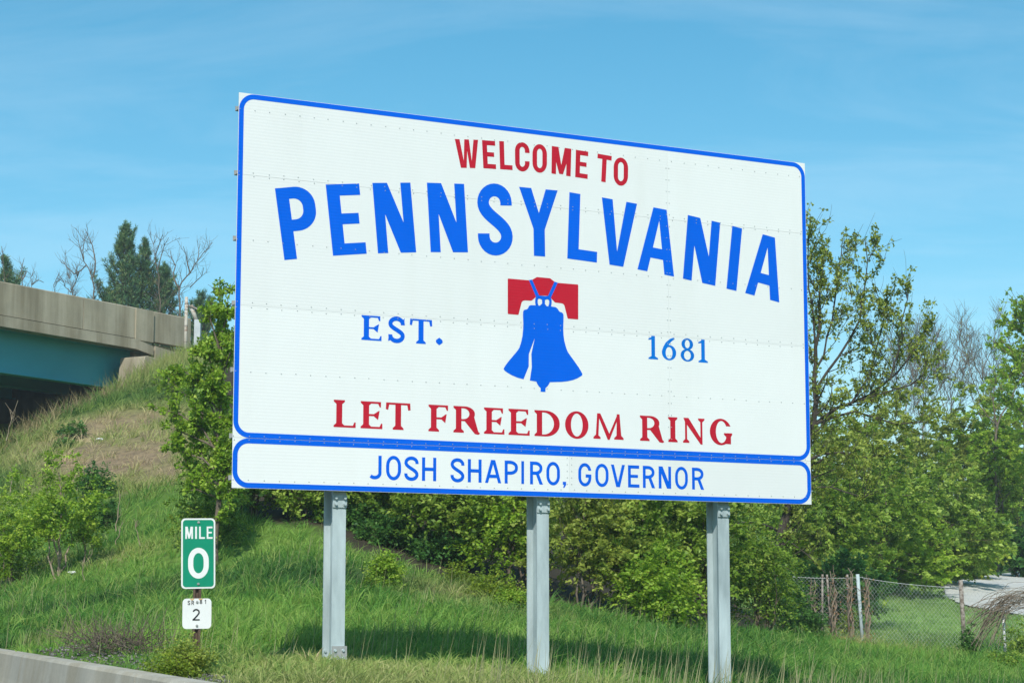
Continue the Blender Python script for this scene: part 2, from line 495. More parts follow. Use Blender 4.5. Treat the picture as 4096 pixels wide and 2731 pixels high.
def dryness(x, y):
    d = np.zeros_like(x)
    nn = fbm(x, y, 0.9, 11)
    for cx, cy, r, k in DRY:
        d = np.maximum(d, k * np.exp(-(((x - cx) ** 2 + (y - cy) ** 2) / r ** 2)))
    d = d * (0.55 + 0.95 * nn)
    # the sun-bleached verge along the road side
    edge = 20.1 + 1.2 * (fbm(x, y, 0.5, 5) - 0.5) - 0.25 * np.maximum(x, 0)
    verge = 1 / (1 + np.exp((y - edge) * 3.0)) / (1 + np.exp(-(x + 2.9) * 2.0)) / (1 + np.exp((x - 1.3) * 2.2))
    d = np.maximum(d, 0.50 * verge)
    return np.clip(d + 0.12 * (fbm(x, y, 0.35, 3) - 0.62), 0, 1)
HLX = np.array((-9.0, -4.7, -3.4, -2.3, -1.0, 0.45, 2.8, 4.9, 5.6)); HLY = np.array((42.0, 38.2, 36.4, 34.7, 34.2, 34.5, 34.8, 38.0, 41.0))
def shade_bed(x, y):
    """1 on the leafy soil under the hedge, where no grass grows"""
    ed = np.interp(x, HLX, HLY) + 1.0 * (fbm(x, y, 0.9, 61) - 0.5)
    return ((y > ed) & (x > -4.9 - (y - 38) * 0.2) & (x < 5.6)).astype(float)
def lawn(x, y):
    """1 on the mown grass beyond the fence."""
    return ((y > 41.5 - 0.05 * (x - 7)) & (x > 4.5)).astype(float)

GREEN_D = np.array((0.016, 0.078, 0.013)); GREEN_M = np.array((0.082, 0.240, 0.032)); GREEN_L = np.array((0.225, 0.400, 0.065))
YELLOW = np.array((0.36, 0.40, 0.12)); STRAWC = np.array((0.56, 0.45, 0.26)); SOILC = np.array((0.25, 0.195, 0.125))
def growth_color(x, y, jit):
    lush = np.clip(fbm(x, y, 0.28, 21, 4) * 1.6 - 0.3 + jit * 0.35, 0, 1)[:, None]
    c = np.where(lush < 0.5, GREEN_D + (GREEN_M - GREEN_D) * lush * 2, GREEN_M + (GREEN_L - GREEN_M) * (lush * 2 - 1))
    lw = lawn(x, y)[:, None]
    c = c * (1 - lw) + lw * (np.array((0.19, 0.33, 0.085)) * (0.8 + 0.5 * lush))
    d = np.clip(dryness(x, y) + jit * 0.25, 0, 1)[:, None]
    c = np.where(d < 0.5, c + (YELLOW - c) * d * 2 * 0.8, (c + (YELLOW - c) * 0.8) * (2 - 2 * d) + STRAWC * (2 * d - 1))
    return np.clip(c, 0.004, 1)
BIG = [
    ('P', ((0.367, 2.789), (0.744, 2.859), (0.847, 2.186), (0.472, 2.122))),
    ('E', ((0.875, 2.877), (1.222, 2.921), (1.303, 2.251), (0.958, 2.203))),
    ('N', ((1.354, 2.94), (1.753, 2.983), (1.82, 2.307), (1.419, 2.264))),
    ('N', ((1.929, 3.0), (2.331, 3.028), (2.376, 2.353), (1.974, 2.322))),
    ('S', ((2.472, 3.04), (2.851, 3.072), (2.874, 2.372), (2.488, 2.34))),
    ('Y', ((2.94, 3.059), (3.377, 3.065), (3.385, 2.384), (2.954, 2.377))),
    ('L', ((3.513, 3.061), (3.853, 3.044), (3.827, 2.369), (3.485, 2.383))),
    ('V', ((3.89, 3.045), (4.307, 3.018), (4.267, 2.343), (3.845, 2.368))),
    ('A', ((4.363, 3.01), (4.803, 2.978), (4.745, 2.297), (4.305, 2.338))),
    ('N', ((4.922, 2.958), (5.323, 2.912), (5.25, 2.239), (4.852, 2.284))),
    ('I', ((5.474, 2.892), (5.598, 2.876), (5.514, 2.205), (5.389, 2.22))),
    ('A', ((5.726, 2.857), (6.149, 2.795), (6.057, 2.122), (5.623, 2.191))),
]
WELCOME = [
    ('W', ((2.228, 3.465), (2.483, 3.485), (2.505, 3.202), (2.244, 3.181))),
    ('E', ((2.526, 3.487), (2.673, 3.493), (2.683, 3.212), (2.542, 3.206))),
    ('L', ((2.717, 3.499), (2.861, 3.504), (2.867, 3.221), (2.728, 3.216))),
    ('C', ((2.893, 3.513), (3.058, 3.515), (3.058, 3.223), (2.896, 3.214))),
    ('O', ((3.091, 3.513), (3.257, 3.52), (3.255, 3.23), (3.091, 3.221))),
    ('M', ((3.312, 3.513), (3.537, 3.509), (3.527, 3.224), (3.307, 3.232))),
    ('E', ((3.59, 3.505), (3.736, 3.5), (3.724, 3.218), (3.58, 3.223))),
    ('T', ((3.844, 3.492), (4.01, 3.484), (3.992, 3.201), (3.827, 3.21))),
    ('O', ((4.033, 3.478), (4.206, 3.482), (4.199, 3.189), (4.029, 3.185))),
]
SLOGAN = (0.591, 0.846, [('l', 0.984, 1.207), ('e', 1.257, 1.48), ('t', 1.518, 1.768), ('f', 1.96, 2.167), ('r', 2.225, 2.513), ('e', 2.554, 2.777), ('e', 2.822, 3.056), ('d', 3.109, 3.392), ('o', 3.453, 3.72), ('m', 3.776, 4.128), ('r', 4.319, 4.607), ('i', 4.648, 4.772), ('n', 4.823, 5.102), ('g', 5.159, 5.428)])
EST = (1.4255, 1.661, [('e', 1.256, 1.464), ('s', 1.532, 1.707), ('t', 1.761, 1.991), ('.', 2.033, 2.108)])
YEAR = (1.4265, 1.666, [('1', 4.42, 4.549), ('6', 4.588, 4.761), ('8', 4.814, 4.979), ('1', 5.022, 5.154)])
GOV = (0.1175, 0.34, [('J', 1.335, 1.476), ('O', 1.522, 1.677), ('S', 1.711, 1.859), ('H', 1.895, 2.045), ('S', 2.197, 2.344), ('H', 2.381, 2.529), ('A', 2.566, 2.742), ('P', 2.78, 2.925), ('I', 2.963, 2.993), ('R', 3.059, 3.203), ('O', 3.241, 3.393), (',', 3.425, 3.463), ('G', 3.601, 3.75), ('O', 3.795, 3.948), ('V', 3.976, 4.139), ('E', 4.174, 4.307), ('R', 4.348, 4.492), ('N', 4.535, 4.683), ('O', 4.731, 4.884), ('R', 4.935, 5.08)])
YOKE = [(2.82, 2.129), (3.047, 2.129), (3.089, 2.139), (3.139, 2.169), (3.288, 2.168), (3.337, 2.138), (3.374, 2.128), (3.603, 2.129), (3.61, 2.123), (3.608, 1.782), (3.602, 1.776), (3.493, 1.776), (3.486, 1.781), (3.452, 1.901), (3.443, 1.916), (3.426, 1.924), (3.406, 1.926), (3.349, 1.928), (3.338, 1.933), (3.296, 1.97), (3.272, 1.99), (3.163, 1.986), (3.128, 1.969), (3.089, 1.935), (3.074, 1.927), (3.004, 1.925), (2.981, 1.918), (2.967, 1.902), (2.934, 1.782), (2.927, 1.776), (2.818, 1.777), (2.813, 1.783), (2.813, 2.122)]
STRAPL = [(3.049, 2.131), (3.085, 2.139), (3.163, 1.987), (3.128, 1.969), (3.126, 1.974)]
STRAPR = [(3.338, 2.139), (3.375, 2.129), (3.296, 1.971), (3.265, 1.99)]
CROWN = [(3.128, 1.974), (3.155, 1.988), (3.178, 1.985), (3.232, 1.984), (3.27, 1.989), (3.296, 1.974), (3.305, 1.948), (3.305, 1.917), (3.298, 1.886), (3.312, 1.885), (3.312, 1.869), (3.114, 1.856), (3.114, 1.884), (3.124, 1.885), (3.118, 1.913), (3.12, 1.948)]
HOLEL = [(3.168, 1.955), (3.195, 1.947), (3.197, 1.909), (3.171, 1.885), (3.157, 1.885), (3.147, 1.909), (3.147, 1.939), (3.155, 1.952)]
HOLER = [(3.229, 1.946), (3.254, 1.955), (3.27, 1.951), (3.278, 1.938), (3.276, 1.911), (3.266, 1.885), (3.249, 1.884), (3.229, 1.906)]
BELL = [(3.07, 1.883), (3.123, 1.885), (3.212, 1.885), (3.312, 1.885), (3.346, 1.883), (3.366, 1.875), (3.379, 1.86), (3.391, 1.843), (3.406, 1.836), (3.421, 1.834), (3.433, 1.825), (3.44, 1.81), (3.441, 1.79), (3.437, 1.667), (3.44, 1.605), (3.448, 1.553), (3.463, 1.501), (3.479, 1.458), (3.494, 1.433), (3.539, 1.381), (3.604, 1.304), (3.639, 1.256), (3.653, 1.231), (3.651, 1.219), (3.637, 1.208), (3.598, 1.185), (3.548, 1.165), (3.488, 1.15), (3.418, 1.139), (3.339, 1.133), (3.283, 1.129), (3.27, 1.105), (3.252, 1.083), (3.234, 1.069), (3.233, 1.03), (3.178, 1.029), (3.179, 1.066), (3.159, 1.081), (3.142, 1.103), (3.131, 1.127), (3.058, 1.134), (3.08, 1.269), (3.075, 1.399), (3.114, 1.557), (3.048, 1.396), (3.046, 1.272), (2.988, 1.142), (2.917, 1.156), (2.859, 1.175), (2.811, 1.197), (2.779, 1.216), (2.768, 1.23), (2.772, 1.243), (2.791, 1.272), (2.82, 1.308), (2.888, 1.384), (2.924, 1.425), (2.942, 1.452), (2.961, 1.505), (2.976, 1.567), (2.983, 1.629), (2.986, 1.69), (2.982, 1.777), (2.984, 1.812), (2.991, 1.825), (3.003, 1.833), (3.02, 1.836), (3.033, 1.843), (3.041, 1.855), (3.047, 1.869), (3.057, 1.878)]

# ------------------------------------------------------------------ ground, road, driveway
def geo(a, b, n):
    return a * (b / a) ** (np.arange(1, n + 1) / n)
s_ax = np.concatenate([-geo(0.5, 900, 14)[::-1], [0.0], np.linspace(0.35, 40, 100), 40 + geo(1, 900, 22)])
t_ax = np.concatenate([-12 - geo(1, 900, 16)[::-1], np.linspace(-12, 105, 230), 105 + geo(1, 1200, 20)])
S_, T_ = np.meshgrid(s_ax, t_ax, indexing='ij')
gx = B0[0] + BS[0] * S_ + BD[0] * T_
gy = B0[1] + BS[1] * S_ + BD[1] * T_
gz = terr(gx, gy)
gz = np.where(S_ <= 0.0, -0.03, gz)
ns, ntt = S_.shape
idx = np.arange(ns * ntt).reshape(ns, ntt)
gf = np.stack([idx[:-1, :-1], idx[1:, :-1], idx[1:, 1:], idx[:-1, 1:]], -1).reshape(-1, 4)
gc = growth_color(gx.ravel(), gy.ravel(), np.zeros(gx.size)) * np.where(lawn(gx.ravel(), gy.ravel()) > 0, 1.0, 0.62)[:, None]
gsoil = np.clip(dryness(gx.ravel(), gy.ravel()) * 1.4 - 0.25, 0, 1)[:, None]
gc = gc * (1 - gsoil) + SOILC * gsoil
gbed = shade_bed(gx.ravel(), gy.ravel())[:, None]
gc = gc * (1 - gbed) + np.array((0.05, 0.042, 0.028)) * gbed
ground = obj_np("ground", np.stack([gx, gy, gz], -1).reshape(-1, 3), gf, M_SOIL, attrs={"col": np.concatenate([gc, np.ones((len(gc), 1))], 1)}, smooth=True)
tag(ground, kind="structure")

def strip(name, s0, s1, t0, t1, z, mat):
    pts = [(s0, t0), (s1, t0), (s1, t1), (s0, t1)]
    vs = [(B0[0] + BS[0] * a + BD[0] * b, B0[1] + BS[1] * a + BD[1] * b, z) for a, b in pts]
    o = obj_np(name, vs, [(0, 1, 2, 3)], mat)
    return tag(o, kind="structure")
strip("road", -26, -0.30, -300, 900, 0.0, M_ASPH)
strip("road_edge_line", -3.15, -3.0, -300, 900, 0.004, M_LINE)

# pale driveway climbing away beyond the fence
dpoly = [(34, 50.5), (20, 52.3), (14.2, 54.0), (13.05, 57), (12.95, 60), (14.1, 65), (16.6, 71), (20, 78), (26, 88), (40, 92)]
def inside(px_, py_, poly):
    r_ = np.zeros(px_.shape, bool); j = len(poly) - 1
    for i in range(len(poly)):
        xi, yi = poly[i]; xj, yj = poly[j]
        c = ((yi > py_) != (yj > py_)) & (px_ < (xj - xi) * (py_ - yi) / (yj - yi + 1e-9) + xi)
        r_ ^= c; j = i
    return r_
from mathutils.geometry import tessellate_polygon
dv = []
for i in range(len(dpoly)):
    a, b = np.array(dpoly[i]), np.array(dpoly[(i + 1) % len(dpoly)])
    for k in range(6): dv.append(a + (b - a) * k / 6 + rng.normal(0, 0.05, 2))
inner = [(x, y) for x in np.arange(12, 41, 1.0) for y in np.arange(50, 93, 1.0) if inside(np.array([x]), np.array([y]), dpoly)[0]]
allp = [Vector((float(a), float(b))) for a, b in dv] + [Vector(q) for q in inner]
nb = len(dv)
vv, ee, ff, *_ = delaunay_2d_cdt(allp, [(i, (i + 1) % nb) for i in range(nb)], [], 1, 1e-4)
vx = np.array([v.x for v in vv]); vy = np.array([v.y for v in vv])
drv = obj_np("driveway", np.stack([vx, vy, terr(vx, vy) + 0.05], -1), np.array(ff), M_DRIVE, smooth=True)
tag(drv, kind="structure")

# ------------------------------------------------------------------ added volume lifts the shadows like window glare: haze over the whole place
hb = MB(); hb.box(-420, 420, -60, 620, -1.2, 24.5)
haze_m = bpy.data.materials.new("added_veil"); haze_m.use_nodes = True
hn = haze_m.node_tree; hn.nodes.clear()
ho = hn.nodes.new("ShaderNodeOutputMaterial"); hv_ = hn.nodes.new("ShaderNodeVolumePrincipled")
hv_.inputs["Color"].default_value = (0.80, 0.95, 1.0, 1)
hv_.inputs["Density"].default_value = 0.0006
hv_.inputs["Anisotropy"].default_value = 0.0
hn.links.new(hv_.outputs[0], ho.inputs["Volume"])
tag(hb.build("added_haze", haze_m), kind="stuff")

# ------------------------------------------------------------------ concrete barrier
bar = empty("concrete_barrier", (B0[0], B0[1], 0), math.atan2(BD[1], BD[0]))
tag(bar, "long pale concrete barrier wall along the road edge, bottom left", "barrier")
# local x runs along the road, local y to the left (towards the road)
prof = [(-0.16, -0.1), (-0.16, 0.80), (-0.145, 0.815), (0.0, 0.815), (0.022, 0.79), (0.055, 0.55), (0.10, 0.33), (0.24, 0.09), (0.26, -0.1)]
L0 = -46.0
while L0 < 60:
    L1 = L0 + 6.0
    b = MB(); b.prism(prof, L0 + 0.006, L1 - 0.006, 'x')
    b.build("barrier_section", M_CONC, bar)
    L0 = L1

# ------------------------------------------------------------------ overpass bridge
bridge = empty("overpass_bridge", (BR0.x, BR0.y, EYE), BRANG)
tag(bridge, "concrete overpass with weathered parapet and teal steel girder, upper left", "bridge")
ZT, ZJ, ZB, ZG = 9.83, 8.80, 8.44, 7.14
WID = 23.0
joints = [-44, -37.5, -31, -24.6, -18.2, -11.8, -5.4, -0.95 - 1.7, 3.68]
joints = [-40.9, -34.4, -28, -21.6, -15.2, -8.8, -2.5, 3.68, 7.12]
def parapet(x0, x1, y0, y1, top=True):
    b = MB()
    b.prism([(y0, ZJ), (y0, ZT - 0.03), (y0 + 0.03, ZT), (y1 - 0.03, ZT), (y1, ZT - 0.03), (y1, ZJ)], x0, x1, 'x')
    return b.build("parapet_panel", M_BRIDGE, bridge)
for a, c in zip(joints[:-1], joints[1:]):
    parapet(a + 0.015, c - 0.015, 0.0, 0.30)
    parapet(a + 0.015, c - 0.015, WID - 0.30, WID)
parapet(7.22, 9.15, 0.05, 0.35)
# slightly proud end block where the parapet thickens near the joint
MB().box(6.2, 7.10, -0.035, -0.002, ZJ - 0.05, ZT - 0.02).build("end_block", M_BRIDGE, bridge)
b = MB()
b.prism([(-45, ZB), (6.2, ZB), (7.1, ZB - 0.12), (7.1, ZJ - 0.18), (6.2, ZJ - 0.03), (-45, ZJ - 0.03)], -0.05, 0.0, 'y')
b.build("deck_fascia", M_BRIDGE, bridge)
b = MB()
b.prism([(7.22, ZB - 0.5), (9.15, ZB - 0.5), (9.15, ZJ - 0.33), (7.22, ZJ - 0.15)], -0.03, 0.30, 'y')
b.build("wing_wall_fascia", M_BRIDGE, bridge)
MB().box(-45, 7.08, 0.02, WID - 0.02, ZB + 0.05, ZJ - 0.01).build("deck_slab", M_BRIDGE, bridge)
MB().box(7.24, 9.1, 0.36, WID, ZB - 0.6, ZJ - 0.05).build("approach_slab", M_BRIDGE, bridge)
# girders: I-sections hung under the deck
ng = 9
for k in range(ng):
    y = 0.85 + k * (WID - 1.7) / (ng - 1)
    b = MB()
    b.box(-45, 6.95, y - 0.008, y + 0.008, ZG + 0.035, ZB + 0.03)
    b.box(-45, 6.95, y - 0.19, y + 0.19, ZG, ZG + 0.032)
    b.box(-45, 6.95, y - 0.17, y + 0.17, ZB + 0.033, ZB + 0.048)
    g_ = b.build("girder", M_TEAL, bridge)
for x in (-38, -30, -22, -14, -6, 1.5):
    b = MB()
    for k in range(ng - 1):
        y = 0.85 + k * (WID - 1.7) / (ng - 1)
        b.box(x, x + 0.02, y + 0.02, y + (WID - 1.7) / (ng - 1) - 0.02, ZG + 0.25, ZB - 0.2)
    b.build("cross_frame", M_TEAL, bridge)
# abutment: seat, back wall and the cheek block at the end of the seat
MB().box(7.3, 7.8, 0.7, WID - 0.4, 4.5, ZB - 0.62).build("abutment_wall", M_CONC_SHADED, bridge)
b = MB(); b.prism([(5.35, 4.6), (7.3, 4.6), (7.3, ZB - 0.42), (6.0, ZB - 0.30), (5.85, ZB - 0.33)], -0.75, 0.30, 'y')
b.build("abutment_cheek", M_BRIDGE, bridge, bevel=0.02)
MB().box(6.4, 7.28, 0.5, WID - 0.4, 4.5, ZG - 0.06).build("bearing_seat", M_CONC_SHADED, bridge)
MB().box(-46, -45.02, 0.0, WID, -1.6, ZB + 0.04).build("far_abutment", M_CONC_SHADED, bridge)
# far pier across the road
for y in np.linspace(3, WID - 3, 4):
    MB().cyl((-20, y, -1.4), (-20, y, ZG - 1.0), 0.5, n=14).build("pier_column", M_CONC_SHADED, bridge, smooth=False)
MB().box(-20.6, -19.4, 1.0, WID - 1.0, ZG - 0.99, ZG - 0.02).build("pier_cap", M_CONC_SHADED, bridge)

# posts by the end of the parapet
p0, p1 = at(741, 1418, 66.6), at(741, 1188, 66.6)
wp = empty("pipe_post", p0)
tag(wp, "upright white pipe post with rust bands in front of the parapet end", "post")
h = p1.z - p0.z
MB().cyl((0, 0, -0.4), (0, 0, h), 0.055, n=12).build("pipe", M_WHITEPOST, wp, smooth=True)
for k in (0.12, 0.22, 0.5, 0.78):
    MB().cyl((0, 0, h * (1 - k) - 0.012), (0, 0, h * (1 - k) + 0.012), 0.064, n=12).build("rust_band", M_RUSTPOST, wp)
p0 = at(792, 1345, 68.5)
lp = empty("leaning_post", p0)
tag(lp, "leaning white pipe with a pale grey box at its foot behind the parapet end", "post")
pt = at(764, 1222, 68.5) - p0; pm = at(785, 1282, 68.5) - p0
MB().cyl(pm, pt, 0.075, n=10).build("pipe", M_WHITEPOST, lp, smooth=True)
MB().box(-0.13, 0.09, -0.10, 0.12, -0.5, pm.z + 0.02).build("box_housing", M_GREYBOX, lp, bevel=0.015)
MB().box(-0.15, -0.132, -0.06, 0.05, 0.0, 0.22).build("box_slot", M_BLACK, lp)
br_ = MB(); q0 = at(745, 1218, 68.4) - p0; q1 = at(800, 1240, 68.4) - p0
br_.cyl(q0, q1, 0.03, n=8); br_.build("rusty_brace", M_RUSTPOST, lp)

# ------------------------------------------------------------------ lettering
def rect(x0, y0, x1, y1): return [(x0, y0), (x1, y0), (x1, y1), (x0, y1)]
def ell(cx, cy, rx, ry, n=32): return [(cx + rx * math.cos(2 * math.pi * i / n), cy + ry * math.sin(2 * math.pi * i / n)) for i in range(n)]
def rrect(x0, y0, x1, y1, rx, ry, n=10):
    o = []
    for cx, cy, a in ((x1 - rx, y1 - ry, 0), (x0 + rx, y1 - ry, 90), (x0 + rx, y0 + ry, 180), (x1 - rx, y0 + ry, 270)):
        for i in range(n + 1):
            t = R(a + 90 * i / n); o.append((cx + rx * math.cos(t), cy + ry * math.sin(t)))
    return o
def dshape(x0, y0, x1, y1, rx, ry, n=10):
    """straight left side, rounded right corners"""
    o = [(x0, y1), (x0, y0)]
    for cx, cy, a in ((x1 - rx, y0 + ry, -90), (x1 - rx, y1 - ry, 0)):
        for i in range(n + 1):
            t = R(a + 90 * i / n); o.append((cx + rx * math.cos(t), cy + ry * math.sin(t)))
    return o
def arc(cx, cy, rx, ry, a0, a1, n=14):
    return [(cx + rx * math.cos(R(a0 + (a1 - a0) * i / n)), cy + ry * math.sin(R(a0 + (a1 - a0) * i / n))) for i in range(n + 1)]
def bez(p0, p1, p2, p3, n=14):
    o = []
    for i in range(n + 1):
        t = i / n; u = 1 - t
        o.append(tuple(u ** 3 * a + 3 * u * u * t * b + 3 * u * t * t * c + t ** 3 * d for a, b, c, d in zip(p0, p1, p2, p3)))
    return o
def stroke(pts, w):
    """outline polygons (one quad per segment, sharing mitred corners) of a path"""
    P = [np.array(p, float) for p in pts]
    if not hasattr(w, '__len__'): w = [w] * len(P)
    Ls, Rs = [], []
    for i, p in enumerate(P):
        a = P[i] - P[i - 1] if i else P[1] - P[0]
        b_ = P[i + 1] - P[i] if i < len(P) - 1 else P[-1] - P[-2]
        a = a / np.linalg.norm(a); b_ = b_ / np.linalg.norm(b_)
        t = a + b_; t = t / np.linalg.norm(t)
        nrm = np.array((-t[1], t[0])); c = max(0.5, float(nrm @ np.array((-a[1], a[0]))))
        Ls.append(p + nrm * w[i] / 2 / c); Rs.append(p - nrm * w[i] / 2 / c)
    return [[tuple(Ls[i]), tuple(Rs[i]), tuple(Rs[i + 1]), tuple(Ls[i + 1])] for i in range(len(P) - 1)]

def s_path(w, h, s, t):
    ry = (h / 2) * 0.52
    top = arc(w / 2, h - ry, w / 2 - s / 2, ry - t / 2, 0, 180)
    mid = bez((s / 2, h - ry), (s / 2, h * 0.54), (w - s / 2, h * 0.46), (w - s / 2, ry))
    bot = arc(w / 2, ry, w / 2 - s / 2, ry - t / 2, 0, -180)
    return [(w - s / 2, h * 0.70)] + top + mid[1:-1] + bot + [(s / 2, h * 0.30)]

def sans(ch, w, h, s, t):
    """bold / gothic capitals in a box w x h with stem s and bar t: (positive, negative) polygons"""
    if ch == 'I': return [rect(0, 0, w, h)], []
    if ch == 'E': return [rect(0, 0, s, h), rect(0, 0, w, t), rect(0, h - t, w * 0.985, h), rect(0, h * 0.5 - t * 0.42, w * 0.88, h * 0.5 + t * 0.52)], []
    if ch == 'L': return [rect(0, 0, s, h), rect(0, 0, w, t)], []
    if ch == 'H': return [rect(0, 0, s, h), rect(w - s, 0, w, h), rect(0, h / 2 - t / 2, w, h / 2 + t / 2)], []
    if ch == 'T': return [rect(0, h - t, w, h), rect(w / 2 - s / 2, 0, w / 2 + s / 2, h)], []
    if ch == 'N':
        d = s * 1.42
        return [rect(0, 0, s, h), rect(w - s, 0, w, h), [(0, h), (d, h), (w, 0), (w - d * 1.06, 0)]], []
    if ch == 'V':
        return [[(0, h), (s * 1.05, h), (w * 0.5, h * 0.22), (w - s * 1.05, h), (w, h), (w * 0.5 + s * 0.66, 0), (w * 0.5 - s * 0.66, 0)]], []
    if ch == 'A':
        return [[(0, 0), (s, 0), (w * 0.5, h * 0.81), (w - s, 0), (w, 0), (w * 0.5 + s * 0.68, h), (w * 0.5 - s * 0.68, h)],
                rect(w * 0.24, h * 0.22, w * 0.76, h * 0.22 + t)], []
    if ch == 'Y':
        j = h * 0.40
        return [[(0, h), (s * 1.06, h), (w / 2, h * 0.64), (w - s * 1.06, h), (w, h), (w / 2 + s / 2, j), (w / 2 - s / 2, j)], rect(w / 2 - s / 2, 0, w / 2 + s / 2, j + 0.001)], []
    if ch == 'M':
        return [rect(0, 0, s, h), rect(w - s, 0, w, h), [(0, h), (s * 1.45, h), (w / 2, h * 0.36), (w - s * 1.45, h), (w, h), (w / 2 + s * 0.42, h * 0.03), (w / 2 - s * 0.42, h * 0.03)]], []
    if ch == 'W':
        return [[(0, h), (s, h), (w * 0.335, h * 0.25), (w * 0.405, h), (w * 0.605, h), (w * 0.67, h * 0.25), (w - s, h), (w, h), (w * 0.80, 0), (w * 0.575, 0), (w * 0.50, h * 0.60), (w * 0.44, 0), (w * 0.20, 0)]], []
    if ch == 'P':
        yb = h * 0.385
        return [rect(0, 0, s, h), dshape(s * 0.3, yb, w, h, (w - s) * 0.78, (h - yb) * 0.44)], [dshape(s, yb + t, w - s, h - t, (w - 2 * s) * 0.7, (h - yb - 2 * t) * 0.42)]
    if ch == 'R':
        yb = h * 0.42
        pos = [rect(0, 0, s, h), dshape(s * 0.3, yb, w * 0.96, h, (w - s) * 0.7, (h - yb) * 0.48)]
        return pos + [[(w * 0.40, yb + t * 0.7), (w * 0.40 + s * 1.1, yb + t * 0.7), (w, 0), (w - s * 1.15, 0)]], [dshape(s, yb + t, w * 0.96 - s, h - t, (w - 2 * s) * 0.6, (h - yb - 2 * t) * 0.48)]
    if ch == 'O':
        return [rrect(0, 0, w, h, w * 0.5, min(h * 0.5, w * 0.62))], [rrect(s, t, w - s, h - t, (w - 2 * s) * 0.5, min(h / 2 - t, (w - 2 * s) * 0.70))]
    if ch == 'C':
        return [rrect(0, 0, w, h, w * 0.5, w * 0.55)], [rrect(s, t, w - s, h - t, (w - 2 * s) * 0.5, (w - 2 * s) * 0.65), rect(w * 0.55, h * 0.36, w * 1.05, h * 0.65)]
    if ch == 'G':
        return [rrect(0, 0, w, h, w * 0.5, min(h * 0.5, w * 0.60)), rect(w * 0.56, h * 0.38, w, h * 0.38 + t)], [], [rrect(s, t, w - s, h - t, (w - 2 * s) * 0.5, (w - 2 * s) * 0.66)], [rect(w * 0.56, h * 0.38 + t, w * 1.05, h * 0.68)]
    if ch == 'S': return stroke(s_path(w, h, s, t), s), []
    if ch == 'J':
        pts = [(w - s / 2, h), (w - s / 2, w * 0.42)] + arc(w * 0.5, w * 0.42, w * 0.5 - s / 2, w * 0.42 - t / 2, 0, -140)[1:]
        return stroke(pts, s), []
    if ch == ',': return [rect(0, h * 0.5, w, h), [(w * 0.35, h * 0.5), (w, h * 0.5), (w * 0.45, 0), (w * 0.1, 0)]], []
    if ch == '0': return [rrect(0, 0, w, h, w * 0.5, h * 0.42)], [rrect(s, t, w - s, h - t, w * 0.5 - s, h * 0.42 - t * 0.9)]
    if ch == '8': return [ell(w / 2, h * 0.27, w / 2, h * 0.27), ell(w / 2, h * 0.74, w * 0.44, h * 0.26)], [ell(w / 2, h * 0.27, w / 2 - s, h * 0.27 - t), ell(w / 2, h * 0.74, w * 0.44 - s, h * 0.26 - t)]
    if ch == '1': return [rect(w * 0.45, 0, w * 0.45 + s, h), [(w * 0.1, h * 0.78), (w * 0.45 + s * 0.2, h), (w * 0.45 + s * 0.2, h - t * 1.2), (w * 0.1, h * 0.78 - t)]], []
    if ch == '2':
        pts = arc(w / 2, h - w * 0.46, w / 2 - s / 2, w * 0.46 - s / 2, 165, -25) + [(w * 0.62, h * 0.40), (s * 0.62, t * 0.6)]
        return stroke(pts, s) + [rect(0, 0, w, t)], []
    raise KeyError(ch)

